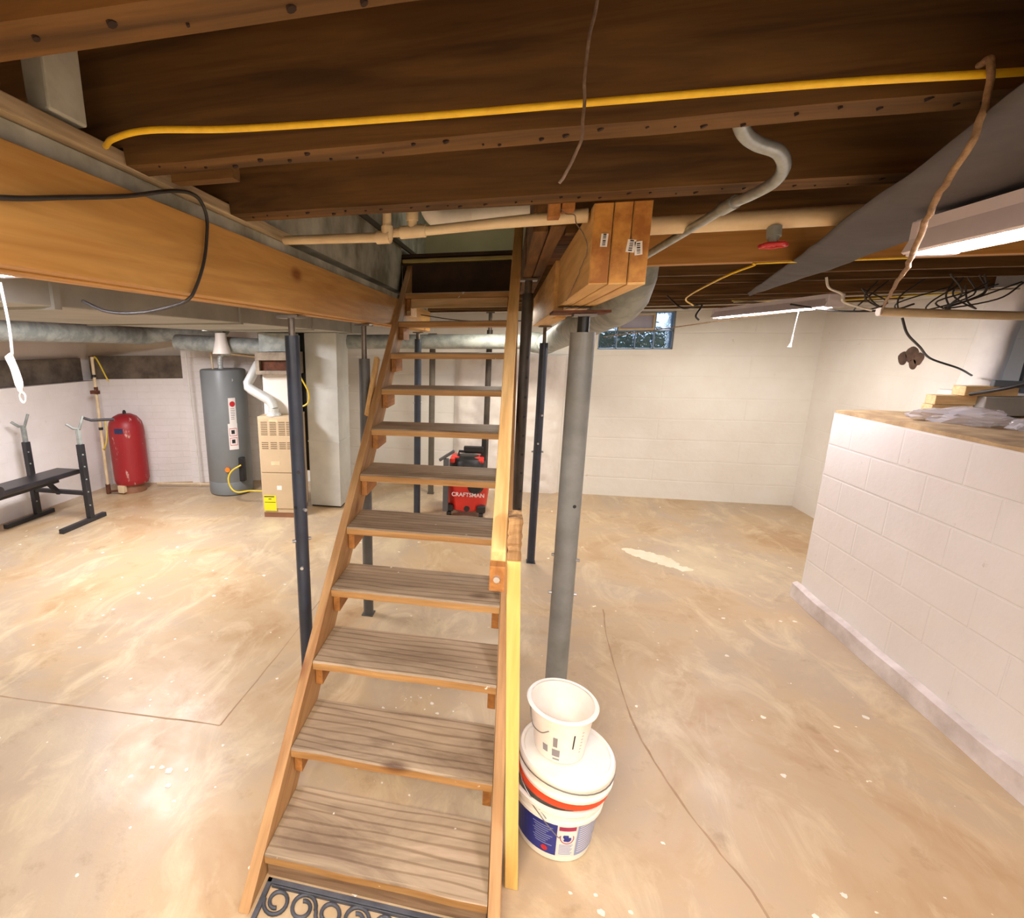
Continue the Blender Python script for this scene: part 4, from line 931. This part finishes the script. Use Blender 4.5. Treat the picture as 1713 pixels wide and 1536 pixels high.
# ------------------------------------------------------------------ cords, strings, ropes
def cord(name, label, cat, pts, r, mtl, n=8, wob=0):
    P = smoothpath(pts, n)
    if wob: P = [p+Vector((noise.noise(p*40), noise.noise(p*40+Vector((9, 0, 0))), noise.noise(p*40+Vector((0, 9, 0)))))*wob for p in P]
    m = MB(); m.tube(P, r, 8); o = m.build(name, mtl, smooth=60); tag(o, label, cat); return o
cord('extension_cord', 'bright yellow cord running the whole width under the ceiling joists', 'cord',
     [(-.715, .86, 2.10), (-.66, .815, 2.092), (-.576, .794, 2.09), (-.43, .815, 2.088), (-.147, .835, 2.088), (.108, .844, 2.088), (.405, .858, 2.089), (.624, .881, 2.090), (.9, .9, 2.092), (1.2, .9, 2.09)], .0052, YEL)
cord('hanging_string', 'grey-brown string dangling in front of the yellow cord near the middle', 'string',
     [(.11, .80, 2.337), (.10, .80, 2.26), (.093, .80, 2.187), (.086, .80, 2.149), (.084, .80, 2.101), (.085, .80, 2.059), (.084, .80, 2.022), (.067, .80, 1.986), (.059, .80, 1.975)], .0022, STRB, wob=.002)
cord('loose_string', 'thin frayed string under the joist above the barcoded beam', 'string',
     [(.115, 1.44, 2.09), (.13, 1.435, 2.075), (.150, 1.43, 2.07), (.155, 1.43, 2.05), (.175, 1.425, 2.02), (.188, 1.46, 1.985), (.19, 1.7, 1.93), (.19, 1.9, 1.90)], .0014, STRB, wob=.002)
cord('twine_rope', 'brown twine tied over the yellow cord, slanting down to the pale pipe', 'rope',
     [(.583, .893, 2.108), (.577, .868, 2.100), (.577, .86, 2.046), (.567, .86, 1.995), (.601, .95, 1.951), (.71, 1.15, 1.898), (.967, 1.6, 1.895), (1.40, 2.35, 1.895), (1.80, 3.03, 1.895)], .0042, ROPEB, wob=.004)
cord('grey_cable', 'dark cable draped over the sill and looping in front of the long orange beam', 'cable',
     [(-.744, .45, 1.93), (-.744, .664, 1.968), (-.744, .785, 1.999), (-.744, .939, 2.041), (-.744, 1.086, 2.089), (-.742, 1.172, 2.10), (-.742, 1.209, 2.067), (-.744, 1.205, 2.011), (-.744, 1.183, 1.952), (-.744, 1.145, 1.895), (-.752, 1.12, 1.862), (-.80, 1.12, 1.846), (-.90, 1.13, 1.833), (-1.0, 1.14, 1.838), (-1.08, 1.15, 1.866)], .0042, CABK)
cord('white_wire', 'short bright white wire hanging next to the twine below the dark sheet', 'wire',
     [(1.52, 3.0, 2.07), (1.54, 3.0, 2.02), (1.60, 3.0, 1.99), (1.61, 3.0, 1.955), (1.67, 3.0, 1.93), (1.74, 3.0, 1.91)], .0055, ROPEW)
cord('yellow_cable', 'yellow cable stapled along the orange cross beam and dropping to the middle tube light', 'cable',
     [(1.35, 2.17, 2.04), (.90, 2.168, 2.038), (.86, 2.168, 2.03), (.80, 2.3, 2.0), (.90, 3.0, 1.985), (1.0, 3.2, 1.96)], .004, YEL)
for i, (lb, pts, mt, r) in enumerate((
    ('long pale wire stapled under the far joists above the window', [(.40, 4.9, 2.085), (1.2, 4.95, 2.07), (2.0, 5.0, 2.08), (3.0, 5.0, 2.075)], CABG, .006),
    ('yellowish wire bundle sagging right of the middle tube light', [(1.5, 4.0, 2.03), (2.1, 3.95, 2.05), (2.6, 3.9, 2.06), (3.0, 3.9, 2.07)], CABG, .006),
    ('thick yellowish wire under the joists near the right wall', [(1.6, 4.3, 2.06), (2.2, 4.35, 2.05), (2.8, 4.4, 2.08), (3.1, 4.4, 2.09)], YELG, .006),
    ('brown wire slanting across the glass block window', [(.95, 5.6, 1.82), (1.4, 5.5, 1.88), (2.0, 5.2, 1.97), (2.4, 5.0, 2.02)], ROPEB, .005),
    ('black wire running from the middle tube light to the right wall', [(1.50, 3.25, 1.96), (1.75, 3.3, 1.925), (2.0, 3.3, 1.925), (2.1, 3.3, 1.955)], CABK, .005),
    ('brown wire drooping behind the stair treads under the far joists', [(-.75, 4.45, 2.0), (-.4, 4.5, 1.95), (.0, 4.5, 1.94), (.5, 4.6, 1.96)], CABK, .004),
    ('looped black wires at the near end of the middle tube light', [(1.15, 4.27, 2.10), (1.17, 3.95, 1.99), (1.22, 3.75, 2.0), (1.18, 3.7, 1.93), (1.2, 3.7, 1.90)], CABK, .006))):
    cord('electric_wire', lb, 'wire', pts, r, mt)
bd = MB(); bd.tube([(1.80, 3.05, 1.905), (3.1, 3.28, 1.86)], .021, 16); tag(bd.build('ceiling_pipe', CREAM, smooth=40), 'pale horizontal pipe at the far right, above the half wall', 'pipe')
cord('black_cable', 'black cable drooping from the pale pipe to the masonry pillar', 'cable', [(2.03, 3.25, 1.88), (2.10, 3.3, 1.80), (2.3, 3.5, 1.73), (2.5, 3.7, 1.66), (2.72, 3.8, 1.60), (2.96, 4.02, 1.545)], .006, CABK)
cord('black_cable', 'black power cord with a plug lying over the wood scraps on the half wall', 'cable', [(3.6, 3.0, 1.62), (3.2, 3.0, 1.68), (2.75, 3.1, 1.62), (2.55, 3.25, 1.52), (2.52, 3.40, 1.475)], .010, CABK)
cord('black_cable', 'heavy black cable looping down to the ledge at the far right', 'cable', [(3.4, 3.0, 1.50), (2.8, 3.0, 1.545), (2.55, 3.05, 1.54), (2.50, 3.0, 1.46), (2.62, 2.9, 1.385), (2.8, 2.8, 1.35)], .010, CABK)
# wiring tangle in the right ceiling corner
m = MB()
for k in range(9):
    x = 2.0+random.uniform(-.05, .35); y = 3.25+random.uniform(-.1, .2)
    m.tube(smoothpath([(x, y, 2.09), (x+random.uniform(-.1, .1), y, 2.0), (x+random.uniform(-.12, .12), y+.03, 1.93), (x+random.uniform(-.15, .15), y, 1.97), (x+random.uniform(-.2, .2), y, 2.05)], 6), .004, 6)
tag(m.build('wire_tangle', CABK, smooth=50), 'tangle of old black wires on the pale pipe in the right corner', 'wires', kind='stuff')

# ------------------------------------------------------------------ on and behind the half wall
m = MB(); rings = []
for k in range(15):
    t = k/14; z = 1.44+.66*t; cx = 3.06+.09*t; cy = 4.10+.04*t; r = .13-.03*t*(1-t)*2; ring = []
    for j in range(18):
        a = 2*PI*j/18; q = r*(1+.16*noise.noise(Vector((math.cos(a)*1.3, math.sin(a)*1.3, z*5)))); ring.append((cx+q*.62*math.cos(a), cy+q*math.sin(a), z))
    rings.append(ring)
m.rings(rings); struct(m, 'wall_pillar', PILL, smooth=60)
m = MB(); m.box(2.94, 3.20, 3.74, 4.24, 1.345, 1.44); struct(m, 'trim_pillar_foot', PILL, bevel=.01)
m = MB(); m.box(2.46, 2.66, 3.55, 3.63, 1.345, 1.397); m.box(2.47, 2.67, 3.552, 3.628, 1.399, 1.452)
tag(m.build('wood_blocks', PINEX, bevel=.003), 'pair of pale wood blocks stacked on the ledge behind the plastic bag', 'wood block')
m = MB(); m.box(2.67, 2.93, 3.50, 3.68, 1.345, 1.453); tag(m.build('concrete_block', CBLK, bevel=.006), 'grey concrete block on the ledge right of the pale wood blocks', 'block')
m = MB(); m.box(2.58, 2.83, 3.52, 3.61, 1.455, 1.510); tag(m.build('wood_plank', PINEX, bevel=.003), 'short pale plank lying across the grey block', 'wood plank')
bx = thing('cable_tray', 'dark grey metal bar above the ledge at the right edge', 'metal bar', (3.0, 3.2, 1.52)); bi = Matrix.Translation((-3, -3.2, -1.52))
m = MB(); m.bar((2.62, 3.42, 1.535), (3.6, 3.0, 1.50), .06, .035); part(m, 'bar', plain('grey_bar', s(84, 88, 92), None, 6, .5), bx, bi, bevel=.004)
m = MB(); m.bar((2.95, 3.27, 1.47), (3.6, 2.98, 1.43), .05, .04); part(m, 'lower_bar', BLACKP, bx, bi)
m = MB(); bmesh.ops.create_icosphere(m.bm, subdivisions=4, radius=1)
for v in m.bm.verts:
    p = v.co.copy(); k = 1+.35*noise.noise(p*1.7)+.30*abs(noise.noise(p*4.5)); v.co = Vector((p.x*.10*k, p.y*.17*k, max(p.z, -.5)*.050*k))
bag = NT('clear_plastic_film'); bag.base(s(236, 232, 236)); bag.b.inputs['Transmission Weight'].default_value = .55; bag.b.inputs['IOR'].default_value = 1.2; bag.b.inputs['Alpha'].default_value = .8
bo = m.build('plastic_bag', bag.set(.15), smooth=25, org=None); bo.location = (2.38, 3.22, 1.365); bo.rotation_euler = (0, 0, .9); tag(bo, 'crumpled clear plastic bag lying on the half wall', 'plastic bag')
m = MB(); bmesh.ops.create_icosphere(m.bm, subdivisions=3, radius=1)
for v in m.bm.verts:
    p = v.co.copy(); k = 1+.35*noise.noise(p*2.1)+.3*abs(noise.noise(p*5)); v.co = Vector((p.x*.05*k, p.y*.05*k, max(p.z, -.5)*.035*k))
bo = m.build('plastic_wrap', bag.m, smooth=25); bo.location = (2.42, 2.93, 1.365); tag(bo, 'small scrap of clear plastic right of the crumpled bag', 'plastic wrap')
# brown patch of bare stone on the right wall
m = MB()
for (y, z, r) in ((4.84, 1.66, .065), (4.92, 1.63, .055), (4.76, 1.63, .05), (4.80, 1.59, .045)):
    ring = []
    for t in (0, 1):
        ring.append([(3.139-.010*t, y+r*math.cos(a)*(1-.2*t)*(1+.15*math.sin(3*a)), z+r*math.sin(a)*(1-.2*t)) for a in [2*PI*k/16 for k in range(16)]])
    m.rings(ring)
struct(m, 'trim_bare_stone_patch', PATCH, smooth=50)
